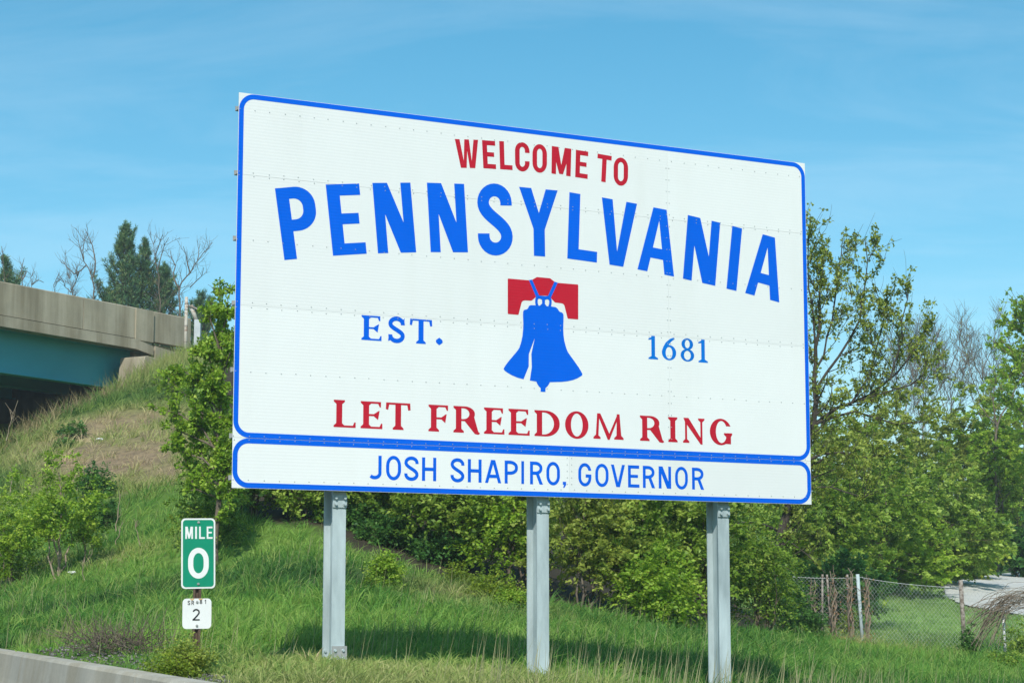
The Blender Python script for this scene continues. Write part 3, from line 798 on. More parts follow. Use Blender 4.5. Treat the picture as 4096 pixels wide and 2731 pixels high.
def serif(ch, w, h, s, t, g):
    """bracketed serif capitals and figures; s stem, t thin stroke, g serif overhang"""
    def foot(x0, x1, y=0.0, k=1, gl=None, gr=None):
        gl = g if gl is None else gl; gr = g if gr is None else gr
        return [(x0 - gl, y), (x1 + gr, y), (x1 + gr, y + k * t * 0.8), (x1, y + k * t * 2.0), (x0, y + k * t * 2.0), (x0 - gl, y + k * t * 0.8)]
    def stem(x0): return [rect(x0, 0, x0 + s, h), foot(x0, x0 + s), foot(x0, x0 + s, h, -1)]
    def arm(x0, x1, y, k): # horizontal arm with a flared beak; k=+1 beak up, -1 beak down
        return [[(x0, y), (x1, y), (x1 + g * 0.25 * k * 0, y + k * h * 0.20), (x1 - t * 0.7, y + k * h * 0.20), (x1 - g * 1.1, y + k * t), (x0, y + k * t)]]
    if ch == 'l': return stem(g) + arm(g, w, 0, 1), []
    if ch == 'e':
        return stem(g) + arm(g, w, 0, 1) + arm(g, w * 0.93, h, -1) + [rect(g, h * 0.5 - t / 2, w * 0.66, h * 0.5 + t / 2), [(w * 0.60, h * 0.5 - t / 2), (w * 0.80, h * 0.33), (w * 0.87, h * 0.67), (w * 0.82, h * 0.66), (w * 0.60, h * 0.5 + t / 2)]], []
    if ch == 'f':
        return stem(g) + arm(g, w, h, -1) + [rect(g, h * 0.5 - t / 2, w * 0.70, h * 0.5 + t / 2), [(w * 0.66, h * 0.5 - t / 2), (w * 0.86, h * 0.33), (w * 0.93, h * 0.67), (w * 0.88, h * 0.66), (w * 0.66, h * 0.5 + t / 2)]], []
    if ch == 't':
        x = w / 2 - s / 2
        return [rect(x, 0, x + s, h), foot(x, x + s), rect(0, h - t, w, h), [(0, h), (g * 1.2, h - t), (t * 1.1, h - h * 0.27), (-t * 0.2, h - h * 0.25)], [(w, h), (w - g * 1.2, h - t), (w - t * 1.1, h - h * 0.27), (w + t * 0.2, h - h * 0.25)]], []
    if ch == 'i':
        x = w / 2 - s / 2
        return [rect(x, 0, x + s, h), foot(x, x + s), foot(x, x + s, h, -1)], []
    if ch == 'r':
        yb = h * 0.44; xr = w * 0.80
        pos = stem(g) + [dshape(g + s * 0.3, yb, xr, h, (xr - g - s) * 0.75, (h - yb) * 0.48), [(g + s + (xr - g - s) * 0.12, yb + t), (g + s + (xr - g - s) * 0.95, yb + t * 2.2), (w * 0.93, t * 0.8), (w, 0), (w * 0.93, -t * 0.7), (w * 0.80, -t * 0.4)]]
        return pos, [dshape(g + s, yb + t, xr - s, h - t, max(0.01, (xr - g - 2 * s)) * 0.8, (h - yb - 2 * t) * 0.48)]
    if ch == 'd':
        return stem(g) + [dshape(g + s * 0.3, 0, w, h, (w - g - s) * 0.80, h * 0.48)], [dshape(g + s, t, w - s * 1.08, h - t, (w - g - 2 * s) * 0.85, h / 2 - t)]
    if ch == 'o': return [ell(w / 2, h / 2, w / 2, h / 2 + t * 0.5, 40)], [ell(w / 2, h / 2, w / 2 - s * 1.12, h / 2 - t * 0.7, 40)]
    if ch == 'n':
        return [rect(g * 1.3, 0, g * 1.3 + t * 1.3, h), foot(g * 1.3, g * 1.3 + t * 1.3), rect(w - g * 1.3 - t * 1.3, 0, w - g * 1.3, h), foot(w - g * 1.3 - t * 1.3, w - g * 1.3, h, -1),
                [(g * 0.6, h), (g * 0.8 + s * 0.95, h), (w - g * 1.3, h * 0.1), (w - g * 1.3, -t * 0.6), (w - g * 1.3 - t * 1.2, -t * 0.6), (g * 1.3, h * 0.84)]], []
    if ch == 'm':
        return [[(g, 0), (g + t * 1.6, 0), (w * 0.20, h), (w * 0.125, h)], foot(g * 0.9, g + t * 1.6, gl=g * 0.9), [(w - g - s, 0), (w - g, 0), (w * 0.865, h), (w * 0.865 - s * 0.55, h)], foot(w - g - s, w - g, gr=g * 0.9),
                [(w * 0.125, h), (w * 0.125 + s * 0.62, h), (w * 0.53, h * 0.20), (w * 0.47, -t * 0.3)], [(w * 0.47, -t * 0.3), (w * 0.53, -t * 0.3), (w * 0.865, h), (w * 0.865 - s * 0.4, h), (w * 0.50, h * 0.16)]], []
    if ch == 'g':
        return ([ell(w / 2, h / 2, w / 2, h / 2 + t * 0.5, 40), rect(w * 0.74, h * 0.02, w * 0.74 + s, h * 0.44), foot(w * 0.74, w * 0.74 + s, h * 0.46, -1, gr=g * 0.6)], [],
                [ell(w * 0.53, h / 2, w / 2 - s * 1.1, h / 2 - t * 0.7, 40)], [rect(w * 0.62, h * 0.465, w * 1.05, h * 0.74)])
    if ch == 's':
        return stroke(s_path(w, h, s * 0.85, t * 1.3), s * 0.78) + [[(w - s * 0.9, h * 0.77), (w - s * 0.1, h * 0.74), (w * 0.97, h * 1.0), (w * 0.9, h * 0.93)], [(s * 0.9, h * 0.23), (s * 0.1, h * 0.27), (w * 0.0, h * 0.02), (w * 0.12, h * 0.06)]], []
    if ch == '.': return [[(w / 2, 0), (w * 0.92, h * 0.3), (w, h / 2), (w * 0.9, h * 0.72), (w / 2, h), (w * 0.08, h * 0.7), (0, h / 2), (w * 0.1, h * 0.28)]], []
    if ch == '1':
        x = w / 2 - s * 0.42
        return [rect(x, 0, x + s * 0.84, h), foot(x, x + s * 0.84), [(x + s * 0.84, h), (x + s * 0.84, h * 0.90), (x, h * 0.84), (w * 0.06, h * 0.82), (w * 0.06, h * 0.87), (x + s * 0.5, h)]], []
    if ch == '6':
        return ([ell(w / 2, h * 0.33, w / 2, h * 0.33, 36)] + stroke([(w * 0.88, h * 0.965), (w * 0.62, h * 0.87), (w * 0.36, h * 0.70), (w * 0.20, h * 0.50), (s * 0.42, h * 0.32)], [s * 0.35, s * 0.6, s * 0.78, s * 0.85, s * 0.8]), [ell(w / 2, h * 0.32, w / 2 - s * 0.88, h * 0.32 - t, 36)])
    if ch == '8':
        return [ell(w / 2, h * 0.27, w / 2, h * 0.27, 36), ell(w / 2, h * 0.75, w * 0.43, h * 0.25, 36)], [ell(w / 2, h * 0.265, w / 2 - s * 0.8, h * 0.265 - t, 36), ell(w / 2, h * 0.755, w * 0.43 - s * 0.8, h * 0.245 - t, 36)]
    raise KeyError(ch)

def fill(shape):
    """union of positive polygons minus negatives -> flat triangles. A 4-tuple (base pos, _, base neg, late neg, ...) keeps later pieces."""
    if len(shape) == 4:
        pos, _, neg0, neg1 = shape
        layers = [(pos[0], 1)] + [(q, 0) for q in neg0] + [(q, 0) for q in neg1] + [(q, 1) for q in pos[1:]]
    else:
        layers = [(q, 1) for q in shape[0]] + [(q, 0) for q in shape[1]]
    co, faces = [], []
    for q, _s in layers:
        o = len(co); co += [Vector(p) for p in q]
        a = sum(q[i][0] * q[(i + 1) % len(q)][1] - q[(i + 1) % len(q)][0] * q[i][1] for i in range(len(q)))
        ids = list(range(o, o + len(q)))
        faces.append(ids if a > 0 else ids[::-1])
    vs, es, fs, ov, oe, of = delaunay_2d_cdt(co, [], faces, 0, 1e-6)
    keep = []
    for f, src in zip(fs, of):
        if not src: continue
        if layers[max(src)][1]: keep.append(tuple(f))
    used = sorted({i for f in keep for i in f}); m = {i: k for k, i in enumerate(used)}
    return [(vs[i].x, vs[i].y) for i in used], [tuple(m[i] for i in f) for f in keep]

def flat(name, shape, quad, y, mat, parent, box=None):
    """place a glyph drawn in box (w, h) onto a quad (tl, tr, br, bl) of the panel's plane"""
    vs, fs = fill(shape)
    if quad is not None:
        tl, tr, brr, bl = [np.array(q) for q in quad]
        w, h = box
        out = []
        for x, z in vs:
            a, b_ = x / w, z / h
            p = (bl * (1 - a) + brr * a) * (1 - b_) + (tl * (1 - a) + tr * a) * b_
            out.append((p[0], y, p[1]))
    else:
        out = [(x, y, z) for x, z in vs]
    me = bpy.data.meshes.new(name)
    me.from_pydata(out, [], fs)
    me.update()
    me.materials.append(mat)
    return link(bpy.data.objects.new(name, me), parent)

def ring(name, x0, z0, x1, z1, wd, ro, y, mat, parent, inset=0.002):
    n = 12
    o_ = rrect(x0 + inset, z0 + inset, x1 - inset, z1 - inset, ro, ro, n)
    i_ = rrect(x0 + wd, z0 + wd, x1 - wd, z1 - wd, ro - wd, ro - wd, n)
    m = len(o_)
    vs = [(a, y, b_) for a, b_ in o_] + [(a, y, b_) for a, b_ in i_]
    fs = [(i, (i + 1) % m, (i + 1) % m + m, i + m) for i in range(m)]
    me = bpy.data.meshes.new(name); me.from_pydata(vs, [], fs); me.update()
    me.materials.append(mat)
    return link(bpy.data.objects.new(name, me), parent)

# ------------------------------------------------------------------ the welcome sign
SX, SY, SZ, STH = -2.53247, 17.95799, 1.055592 + EYE, 0.4839465
SW, SH = 6.423, 3.66
sign = empty("welcome_sign", (SX, SY, SZ), STH)
tag(sign, "large white state welcome sign with blue border, bell emblem and three steel posts", "sign")
TH = 0.004
def sheet(u0, u1, v0, v1):
    g_ = 0.0009
    return MB().box(u0 + g_, u1 - g_, 0.0, TH, v0 + g_, v1 - g_).build("sign_sheet", M_WHITE, sign)
VS = 4.677
for v0, v1 in ((2.891, SH + 0.0022), (1.672, 2.891), (0.4555, 1.672)):
    sheet(-0.0022, VS, v0, v1); sheet(VS, SW + 0.0022, v0, v1)
sheet(-0.0022, 3.50, -0.0022, 0.4555); sheet(3.50, SW + 0.0022, -0.0022, 0.4555)
ring("border", 0, 0.4555, SW, SH, 0.049, 0.152, -0.0015, M_BLUE, sign)
ring("border", 0, 0, SW, 0.4555, 0.049, 0.152, -0.0015, M_BLUE, sign)

def qsize(q):
    tl, tr, brr, bl = [np.array(p) for p in q]
    return float((np.linalg.norm(tr - tl) + np.linalg.norm(brr - bl)) / 2), float((np.linalg.norm(tl - bl) + np.linalg.norm(tr - brr)) / 2)
FY = -0.0015
for ch, q in BIG:
    w, h = qsize(q)
    s = {'N': 0.108, 'V': 0.122, 'A': 0.118, 'L': 0.127, 'S': 0.128, 'P': 0.128, 'E': 0.132}.get(ch, 0.128)
    flat("letter", sans(ch, w, h, s, 0.110), q, FY, M_BLUE, sign, (w, h))
for ch, q in WELCOME:
    w, h = qsize(q)
    flat("letter", sans(ch, w, h, 0.052, 0.047), q, FY, M_RED, sign, (w, h))
def line(tab, fn, mat, over=()):
    z0, z1, L = tab
    for ch, x0, x1 in L:
        a, b_ = z0, z1
        if ch in over: a -= 0.004; b_ += 0.004
        if ch == '.': a, b_ = 1.4225, 1.4965
        if ch == ',': a, b_ = 0.0925, 0.1527
        w, h = x1 - x0, b_ - a
        q = ((x0, b_), (x1, b_), (x1, a), (x0, a))
        flat("letter", fn(ch, w, h), q, FY, mat, sign, (w, h))
line(SLOGAN, lambda c, w, h: serif(c, w, h, 0.060, 0.019, 0.026), M_RED)
line(EST, lambda c, w, h: serif(c, w, h, 0.054, 0.017, 0.024), M_BLUE)
line(YEAR, lambda c, w, h: serif(c, w, h, 0.052, 0.016, 0.036), M_BLUE2)
line(GOV, lambda c, w, h: sans(c, w, h, 0.033, 0.032), M_BLUE, over=('O', 'S', 'G'))
# the emblem: yoke, straps, crown and cracked bell
flat("yoke", ([YOKE], [STRAPL, STRAPR]), None, FY, M_RED, sign)
flat("strap", ([STRAPL], []), None, FY, M_BLUE, sign)
flat("strap", ([STRAPR], []), None, FY, M_BLUE, sign)
flat("bell_crown", ([CROWN], [HOLEL, HOLER, BELL, STRAPL, STRAPR]), None, FY - 0.0012, M_BLUE, sign)
flat("bell", ([BELL], []), None, FY, M_BLUE, sign)

# rivets along every stiffener, a few hundred tiny heads
rv = MB()
def rivet(u, v):
    rv.cyl((u, -0.0016, v), (u, -0.0055, v), 0.0055, 0.0035, n=6)
for v in (3.506, 2.9145, 2.880, 2.2805, 1.700, 1.654, 1.0605, 0.4722, 0.4375, 0.0735):
    for u in np.arange(0.0, SW, 0.1475) + 0.012: rivet(u + random.gauss(0, 0.004), v + random.gauss(0, 0.002))
for u in (4.660, 4.6945):
    for v in np.arange(0.62, 3.5, 0.122): rivet(u, v)
for u in (3.475, 3.5256):
    for v in np.arange(0.13, 0.42, 0.064): rivet(u, v)
tag(rv.build("rivets", M_RIVET, sign), kind="stuff")
for v in (3.506, 2.897, 2.2805, 1.677, 1.0605, 0.4555, 0.0735):
    b = MB()
    b.box(-0.002, SW + 0.002, TH, TH + 0.004, v - 0.03, v + 0.03)
    b.box(-0.002, SW + 0.002, TH + 0.004, 0.088, v - 0.003, v + 0.003)
    b.box(-0.002, SW + 0.002, 0.088, 0.0925, v - 0.003, v + 0.045)
    b.build("stiffener", M_GALV_OLD, sign)
# back bracing so the sign reads from behind and the side
for u0, u1, vb in ((1.026, 1.160, -1.66), (3.188, 3.320, -2.06), (5.308, 5.443, -2.36)):
    um, hw = (u0 + u1) / 2, (u1 - u0) / 2
    F0, D, TF = 0.095, 0.215, 0.013
    b = MB()
    b.box(u0, u1, F0, F0 + TF, vb, 3.58)
    b.box(um - 0.0045, um + 0.0045, F0 + TF, F0 + D - TF, vb, 3.58)
    b.box(u0, u1, F0 + D - TF, F0 + D, vb, 3.58)
    post = b.build("post", M_GALV, sign)
    hp = MB()
    hp.box(u0 - 0.004, u1 + 0.004, F0 - 0.014, F0 - 0.001, -0.150, -0.036)
    hp.build("hinge_plate", M_GALV, post)
    for du in (-0.045, 0.045):
        for v in (-0.062, -0.118):
            q = MB()
            q.cyl((um + du, F0 - 0.014, v), (um + du, F0 - 0.019, v), 0.020, n=14)
            q.cyl((um + du, F0 - 0.019, v), (um + du, F0 - 0.038, v), 0.0145, n=6)
            q.build("bolt", M_GALV, post)
    bp = MB()
    bp.box(u0 + 0.006, u1 + 0.018, F0 - 0.016, F0 - 0.001, vb - 0.05, vb + 0.235)
    bp.build("splice_plate", M_GALV_OLD, post)
    for du in (-0.035, 0.045):
        for v in (0.06, 0.125, 0.195):
            q = MB()
            q.cyl((um + du, F0 - 0.016, vb + v), (um + du, F0 - 0.032, vb + v), 0.0145, 0.012, n=8)
            q.build("bolt", M_GALV, post)
    for v in (0.12, 0.185):
        q = MB(); q.cyl((um - 0.045, F0 + D - TF, vb + v), (um - 0.045, F0 + D - TF - 0.016, vb + v), 0.0135, n=8)
        q.build("bolt", M_GALV, post)
    MB().box(u0 - 0.05, u1 + 0.05, F0 - 0.05, F0 + D + 0.05, vb - 0.07, vb - 0.045).build("base_plate", M_GALV_OLD, post)
    MB().cyl((um, F0 + D / 2, vb - 0.45), (um, F0 + D / 2, vb - 0.072), 0.26, n=24).build("footing", M_CONC, post)

# ------------------------------------------------------------------ mile marker
mk_c = at(792.5, 2212, 17.5)
marker = empty("mile_marker", (mk_c.x, mk_c.y, tz(mk_c.x, mk_c.y)), R(24))
tag(marker, "brown post carrying a green mile zero sign above a small white number plate", "road sign")
zoff = mk_c.z - marker.location.z
pb = MB()
W_, D_, T_k = 0.036, 0.034, 0.005
zt = zoff + 0.28
pb.box(-W_, -W_ + 0.016, 0.0, T_k, -0.5, zt)
pb.box(W_ - 0.016, W_, 0.0, T_k, -0.5, zt)
pb.box(-W_ + 0.016, -W_ + 0.016 + T_k, T_k, D_, -0.5, zt)
pb.box(W_ - 0.016 - T_k, W_ - 0.016, T_k, D_, -0.5, zt)
pb.box(-W_ + 0.016 + T_k, W_ - 0.016 - T_k, D_ - T_k, D_, -0.5, zt)
mpost = pb.build("channel_post", M_BROWNPOST, marker)
def plate(name, cx, cz, w, h, r, mat, tilt, edge=None):
    o_ = rrect(-w / 2, -h / 2, w / 2, h / 2, r, r, 8)
    b = MB(); b.prism(o_, -0.006, -0.003, 'y')
    o = b.build(name, mat, marker)
    o.location = (cx, 0, cz); o.rotation_euler = (0, tilt, 0)
    return o
mp_ = plate("mile_panel", 0.0, zoff, 0.305, 0.612, 0.036, M_PLATE, R(-1.2))
flat("green_field", ([rrect(-0.1385, -0.292, 0.1385, 0.292, 0.028, 0.028, 8)], []), None, -0.0072, M_GREEN, mp_)
def txt(parent, ch, x0, x1, z0, z1, s, t, mat, y=-0.0086):
    w, h = x1 - x0, z1 - z0
    return flat("letter", sans(ch, w, h, s, t), ((x0, z1), (x1, z1), (x1, z0), (x0, z0)), y, mat, parent, (w, h))
kx = 0.305 / 333.0; kz = 0.612 / 720.0
X = lambda a: (a - 373) * kx
Zm = lambda b_: (448 - b_) * kz
for ch, a, c in (('M', 245, 320), ('I', 341, 359), ('L', 380, 437), ('E', 455, 512)):
    txt(mp_, ch, X(a), X(c), Zm(299), Zm(173), 0.0148, 0.0150, M_PLATE)
txt(mp_, '0', X(273), X(475), Zm(706), Zm(390), 0.046, 0.046, M_PLATE)
def screw(parent, x, z):
    b = MB(); b.cyl((x, -0.006, z), (x, -0.012, z), 0.0115, n=14); b.cyl((x, -0.012, z), (x, -0.018, z), 0.0075, n=6)
    return b.build("screw", M_GALV_OLD, parent)
screw(mp_, X(375), Zm(130)); screw(mp_, X(372), Zm(762))
cz2 = zoff + (448 - 1063) * kz
sp = plate("number_plate", -0.001, cz2, 0.258, 0.262, 0.036, M_PLATE, R(-0.6))
Zs = lambda b_: (1063 - b_) * kz
Xs = lambda a: (a - 371) * kx
for ch, a, c in (('S', 279, 304), ('R', 316, 342), ('8', 396, 421), ('1', 443, 462)):
    txt(sp, ch, Xs(a), Xs(c), Zs(974 if ch in 'SR' else 964), Zs(930 if ch in 'SR' else 921), 0.0055, 0.0055, M_BLACK)
txt(sp, '2', Xs(327), Xs(398), Zs(1132), Zs(1014), 0.0125, 0.0115, M_BLACK)
screw(sp, Xs(371), Zs(945)); screw(sp, Xs(371), Zs(1186))
for a, c in ((300, 345), (383, 428)):
    flat("rust_stain", ([[(Xs(a), 0.1295), (Xs(a + 8), 0.119), (Xs((a + c) / 2), 0.113), (Xs(c - 6), 0.121), (Xs(c), 0.1295)]], []), None, -0.0070, M_PLATE_RUST, sp)

# ------------------------------------------------------------------ vegetation builders
def norm(v):
    return v / np.maximum(np.linalg.norm(v, axis=-1, keepdims=True), 1e-9)

def leaf_mesh(name, c, d, L, W, tint, mat, fold=0.12, pref=None):
    """c base points (N,3), d leaf axes; one folded diamond per leaf; pref = direction the leaf face leans to"""
    n = len(c)
    d = norm(d)
    up = rng.normal(0, 0.75, (n, 3)) + (np.array((0, 0, 1.0)) if pref is None else pref)
    s = norm(np.cross(d, up)); nn = np.cross(s, d)
    L = np.broadcast_to(L, n)[:, None]; W = np.broadcast_to(W, n)[:, None]
    v = np.empty((n, 4, 3))
    v[:, 0] = c
    v[:, 1] = c + d * L * 0.45 + s * W * 0.5 + nn * W * fold
    v[:, 2] = c + d * L - nn * L * 0.12
    v[:, 3] = c + d * L * 0.45 - s * W * 0.5 + nn * W * fold
    f = np.arange(n * 4).reshape(n, 4)
    return mesh_np(name, v.reshape(-1, 3), f, mat, {"tint": np.repeat(np.clip(tint, 0, 1), 4)})

class Tubes:
    """tapering branches; polylines gathered into one mesh"""
    def __init__(self): self.V = []; self.F = []; self.n = 0
    def add(self, pts, radii, sides=5):
        P = np.asarray(pts, float); k = len(P)
        T = np.gradient(P, axis=0); T = norm(T)
        ref = np.array((0.31, 0.17, 0.93)) if abs(T[0, 2]) < 0.85 else np.array((0.95, 0.2, 0.1))
        A = norm(np.cross(T, ref)); B = np.cross(T, A)
        a = 2 * np.pi * np.arange(sides) / sides
        rr_ = np.asarray(radii, float)[:, None, None]
        V = P[:, None, :] + rr_ * (np.cos(a)[None, :, None] * A[:, None, :] + np.sin(a)[None, :, None] * B[:, None, :])
        i = np.arange(k - 1)[:, None] * sides; j = np.arange(sides)[None, :]; j2 = (j + 1) % sides
        F = np.stack([i + j, i + j2, i + sides + j2, i + sides + j], -1).reshape(-1, 4) + self.n
        self.V.append(V.reshape(-1, 3)); self.F.append(F); self.n += k * sides
    def build(self, name, mat, parent):
        return obj_np(name, np.concatenate(self.V), np.concatenate(self.F), mat, parent, smooth=True)

def wander(p, d, length, n, jit, up=0.0):
    """a crooked branch: n+1 points"""
    p = np.array(p, float); d = norm(np.array(d, float)); st_ = length / n
    out = [p.copy()]
    for _ in range(n):
        d = norm(d + rng.normal(0, jit, 3) + np.array((0, 0, up)))
        p = p + d * st_
        out.append(p.copy())
    return np.array(out)

def shrub(name, label, cat, base, w, h, mat, n_cl=320, leaves=20, leaf=0.075, group=None, depth=None, stems=6, seed=0, bark=None, spread=0.30, low=0.05, lean=(0, 0), bare=0.0):
    """a leafy shrub: lobed crown of leaf sprays on crooked stems"""
    global rng
    keep, rng = rng, np.random.default_rng(100 + seed)
    x, y, z = base
    root = empty(name, (x, y, z)); tag(root, label, cat, group)
    dp = w * 0.8 if depth is None else depth
    nl = max(6, int(7 + w * 2.0))
    lob = []
    for i in range(nl):
        a = rng.uniform(0, 2 * math.pi); rr_ = math.sqrt(rng.uniform(0, 1)) * 0.62
        hz = rng.uniform(0.25, 0.80) * h
        fall = 1 - 0.35 * rr_
        lob.append((math.cos(a) * rr_ * w / 2 + lean[0] * hz / h, math.sin(a) * rr_ * dp / 2 + lean[1] * hz / h, hz * fall, rng.uniform(0.20, 0.36) * w, rng.uniform(0.14, 0.26) * h))
    lob.append((lean[0], lean[1], h * 0.80, w * 0.22, h * 0.20))
    lob = np.array(lob)
    k = rng.integers(0, len(lob), n_cl)
    u = norm(rng.normal(0, 1, (n_cl, 3)))
    r_ = rng.uniform(0.40, 1.08, n_cl) ** 0.45
    C = lob[k, :3] + u * r_[:, None] * np.stack([lob[k, 3], lob[k, 3] * dp / w, lob[k, 4]], -1)
    C = C[(C[:, 2] > low * h)]
    n_cl = len(C)
    ax = norm(u[:n_cl] * np.array((1, 1, 0.6)) + np.array((0, 0, 0.45)) + rng.normal(0, 0.35, (n_cl, 3)))
    tl = rng.uniform(0.5, 1.4, n_cl) * spread
    q = rng.uniform(0, 1, (n_cl, leaves))
    base_t = np.clip(rng.normal(0.46, 0.20, n_cl), 0, 1)
    sag = np.array((0, 0, -1.0)) * (q ** 2 * tl[:, None])[..., None] * 0.35
    pos = C[:, None, :] + ax[:, None, :] * (q * tl[:, None])[..., None] + sag + rng.normal(0, 0.03, (n_cl, leaves, 3))
    flat_ = norm(np.cross(ax, np.array((0, 0, 1.0)) + rng.normal(0, 0.25, (n_cl, 3))))
    side = flat_[:, None, :] * np.where(rng.uniform(0, 1, (n_cl, leaves, 1)) < 0.5, -1, 1) + rng.normal(0, 0.35, (n_cl, leaves, 3))
    dr = norm(ax[:, None, :] * 0.75 + side * 0.8 + np.array((0, 0, -0.30)))
    LL = leaf * rng.uniform(0.6, 1.35, (n_cl, leaves))
    tint = base_t[:, None] + rng.normal(0, 0.13, (n_cl, leaves)) + 0.12 * q
    kp = rng.uniform(0, 1, (n_cl, leaves)) > bare
    me = leaf_mesh("foliage", pos[kp], dr[kp], LL[kp], (LL * rng.uniform(0.5, 0.72, LL.shape))[kp], tint[kp], mat)
    link(bpy.data.objects.new("foliage", me), root)
    tb = Tubes()
    for i in range(stems):
        L_ = lob[rng.integers(0, len(lob))]
        b0 = np.array((rng.normal(0, 0.06) * w, rng.normal(0, 0.05) * w, -0.15))
        e = L_[:3] * np.array((0.9, 0.9, 1.0))
        m1 = b0 * 0.55 + e * 0.45 + rng.normal(0, 0.07, 3) * h * 0.5
        ts = np.linspace(0, 1, 8)[:, None]
        pts = (1 - ts) ** 2 * b0 + 2 * ts * (1 - ts) * m1 + ts ** 2 * e + rng.normal(0, 0.012, (8, 3)) * h
        r0 = rng.uniform(0.010, 0.018) * h ** 0.8
        tb.add(pts, np.linspace(r0, r0 * 0.3, 8), 5)
        for jn in range(5):
            c = C[rng.integers(0, n_cl)]
            a_ = pts[rng.integers(3, 8)]
            if np.linalg.norm(c - a_) > w * 0.6: continue
            mid = (a_ + c) / 2 + rng.normal(0, 0.05, 3)
            tb.add([a_, mid, c + ax[0] * 0.05], [r0 * 0.3, r0 * 0.2, 0.004], 3)
    tb.build("stems", bark or M_BARK, root)
    rng = keep
    return root

def tree(name, label, limbs, base, mat, bark, n2=9, n3=6, leaf=0.065, per=9, len2=1.1, len3=0.5, up=0.12, seed=0, cat="tree", group=None, whips=0, start=0.25, leaf_from=0.2, twig_r=0.006, tmean=0.5, dens=1.0):
    """tree from hand-laid limbs (world points + start radius); side branches, twigs and leaf clusters grow from them"""
    global rng
    keep, rng = rng, np.random.default_rng(500 + seed)
    base = np.array(base, float)
    root = empty(name, tuple(base)); tag(root, label, cat, group)
    trunk, br_t = Tubes(), Tubes()
    lc, ld, lt = [], [], []
    def leaves_on(pts, cnt):
        for _ in range(cnt):
            f = rng.uniform(leaf_from, 1) * (len(pts) - 1.001)
            i = int(f); p = pts[i] + (pts[i + 1] - pts[i]) * (f - i)
            t0 = np.clip(rng.normal(tmean, 0.16), 0, 1)
            for _k in range(per):
                lc.append(p + rng.normal(0, 0.03, 3)); ld.append(norm(rng.normal(0, 0.8, 3) + (pts[i + 1] - pts[i]) * 3 + np.array((0, 0, 0.05)))); lt.append(t0 + rng.normal(0, 0.1))
    for li, (pts, r0, r1) in enumerate(limbs):
        P = np.array([np.array(q, float) for q in pts]) - base
        # resample and roughen
        seg = np.linalg.norm(np.diff(P, axis=0), axis=1); cum = np.concatenate([[0], np.cumsum(seg)])
        m = max(4, int(cum[-1] / 0.35)); tt = np.linspace(0, cum[-1], m)
        Q = np.stack([np.interp(tt, cum, P[:, k]) for k in range(3)], -1)
        Q[1:-1] += rng.normal(0, 0.025, (m - 2, 3)); 
        (trunk if li == 0 else br_t).add(Q, np.linspace(r0, r1, m), 8 if li == 0 else 6)
        tot = cum[-1]
        leaves_on(Q[int(m * 0.55):], int(3 * dens * tot))
        nb_ = max(2, int(n2 * tot / 3.0))
        for b in range(nb_):
            f = start + (1 - start) * (b + rng.uniform(0, 1)) / nb_
            i = min(int(f * (m - 1)), m - 2)
            T = norm(Q[i + 1] - Q[i]); sd = norm(np.cross(T, rng.normal(0, 1, 3)))
            d = norm(T * rng.uniform(0.3, 0.9) + sd * 0.9 + np.array((0, 0, up * 3)))
            L_ = len2 * rng.uniform(0.5, 1.25) * (1.15 - 0.6 * f)
            rb = max(twig_r * 1.3, (r0 + (r1 - r0) * f) * 0.42)
            p2 = wander(Q[i], d, L_, 6, 0.13, up)
            br_t.add(p2, np.linspace(rb, twig_r * 0.8, 7), 4)
            leaves_on(p2, int(3 * dens * rng.uniform(0.4, 1.4)))
            for c in range(n3):
                g = rng.uniform(0.2, 1.0) * 5.99; k = int(g)
                T2 = norm(p2[k + 1] - p2[k]); s2 = norm(np.cross(T2, rng.normal(0, 1, 3)))
                d2 = norm(T2 * 0.7 + s2 * 0.8 + np.array((0, 0, up * 3)))
                p3 = wander(p2[k], d2, len3 * rng.uniform(0.4, 1.3), 3, 0.14, up)
                br_t.add(p3, np.linspace(twig_r, twig_r * 0.5, 4), 3)
                leaves_on(p3, max(0, int(dens * 2.6 * rng.uniform(0.2, 1.4))))
    nV = len(br_t.V)
    for w in range(whips):
        b = br_t.V[rng.integers(nV // 4, nV)]
        p = b[-1]
        p3 = wander(p, (rng.normal(0, 0.25), rng.normal(0, 0.25), 1), rng.uniform(0.35, 0.85), 4, 0.06, 0.05)
        br_t.add(p3, np.linspace(twig_r * 0.8, twig_r * 0.35, 5), 3)
    trunk.build("trunk", bark, root)
    br_t.build("branches", bark, root)
    if lc and mat:
        n = len(lc); L_ = leaf * rng.uniform(0.6, 1.3, n)
        me = leaf_mesh("crown", np.array(lc), np.array(ld), L_, L_ * rng.uniform(0.55, 0.8, n), np.array(lt), mat)
        link(bpy.data.objects.new("crown", me), root)
    rng = keep
    return root

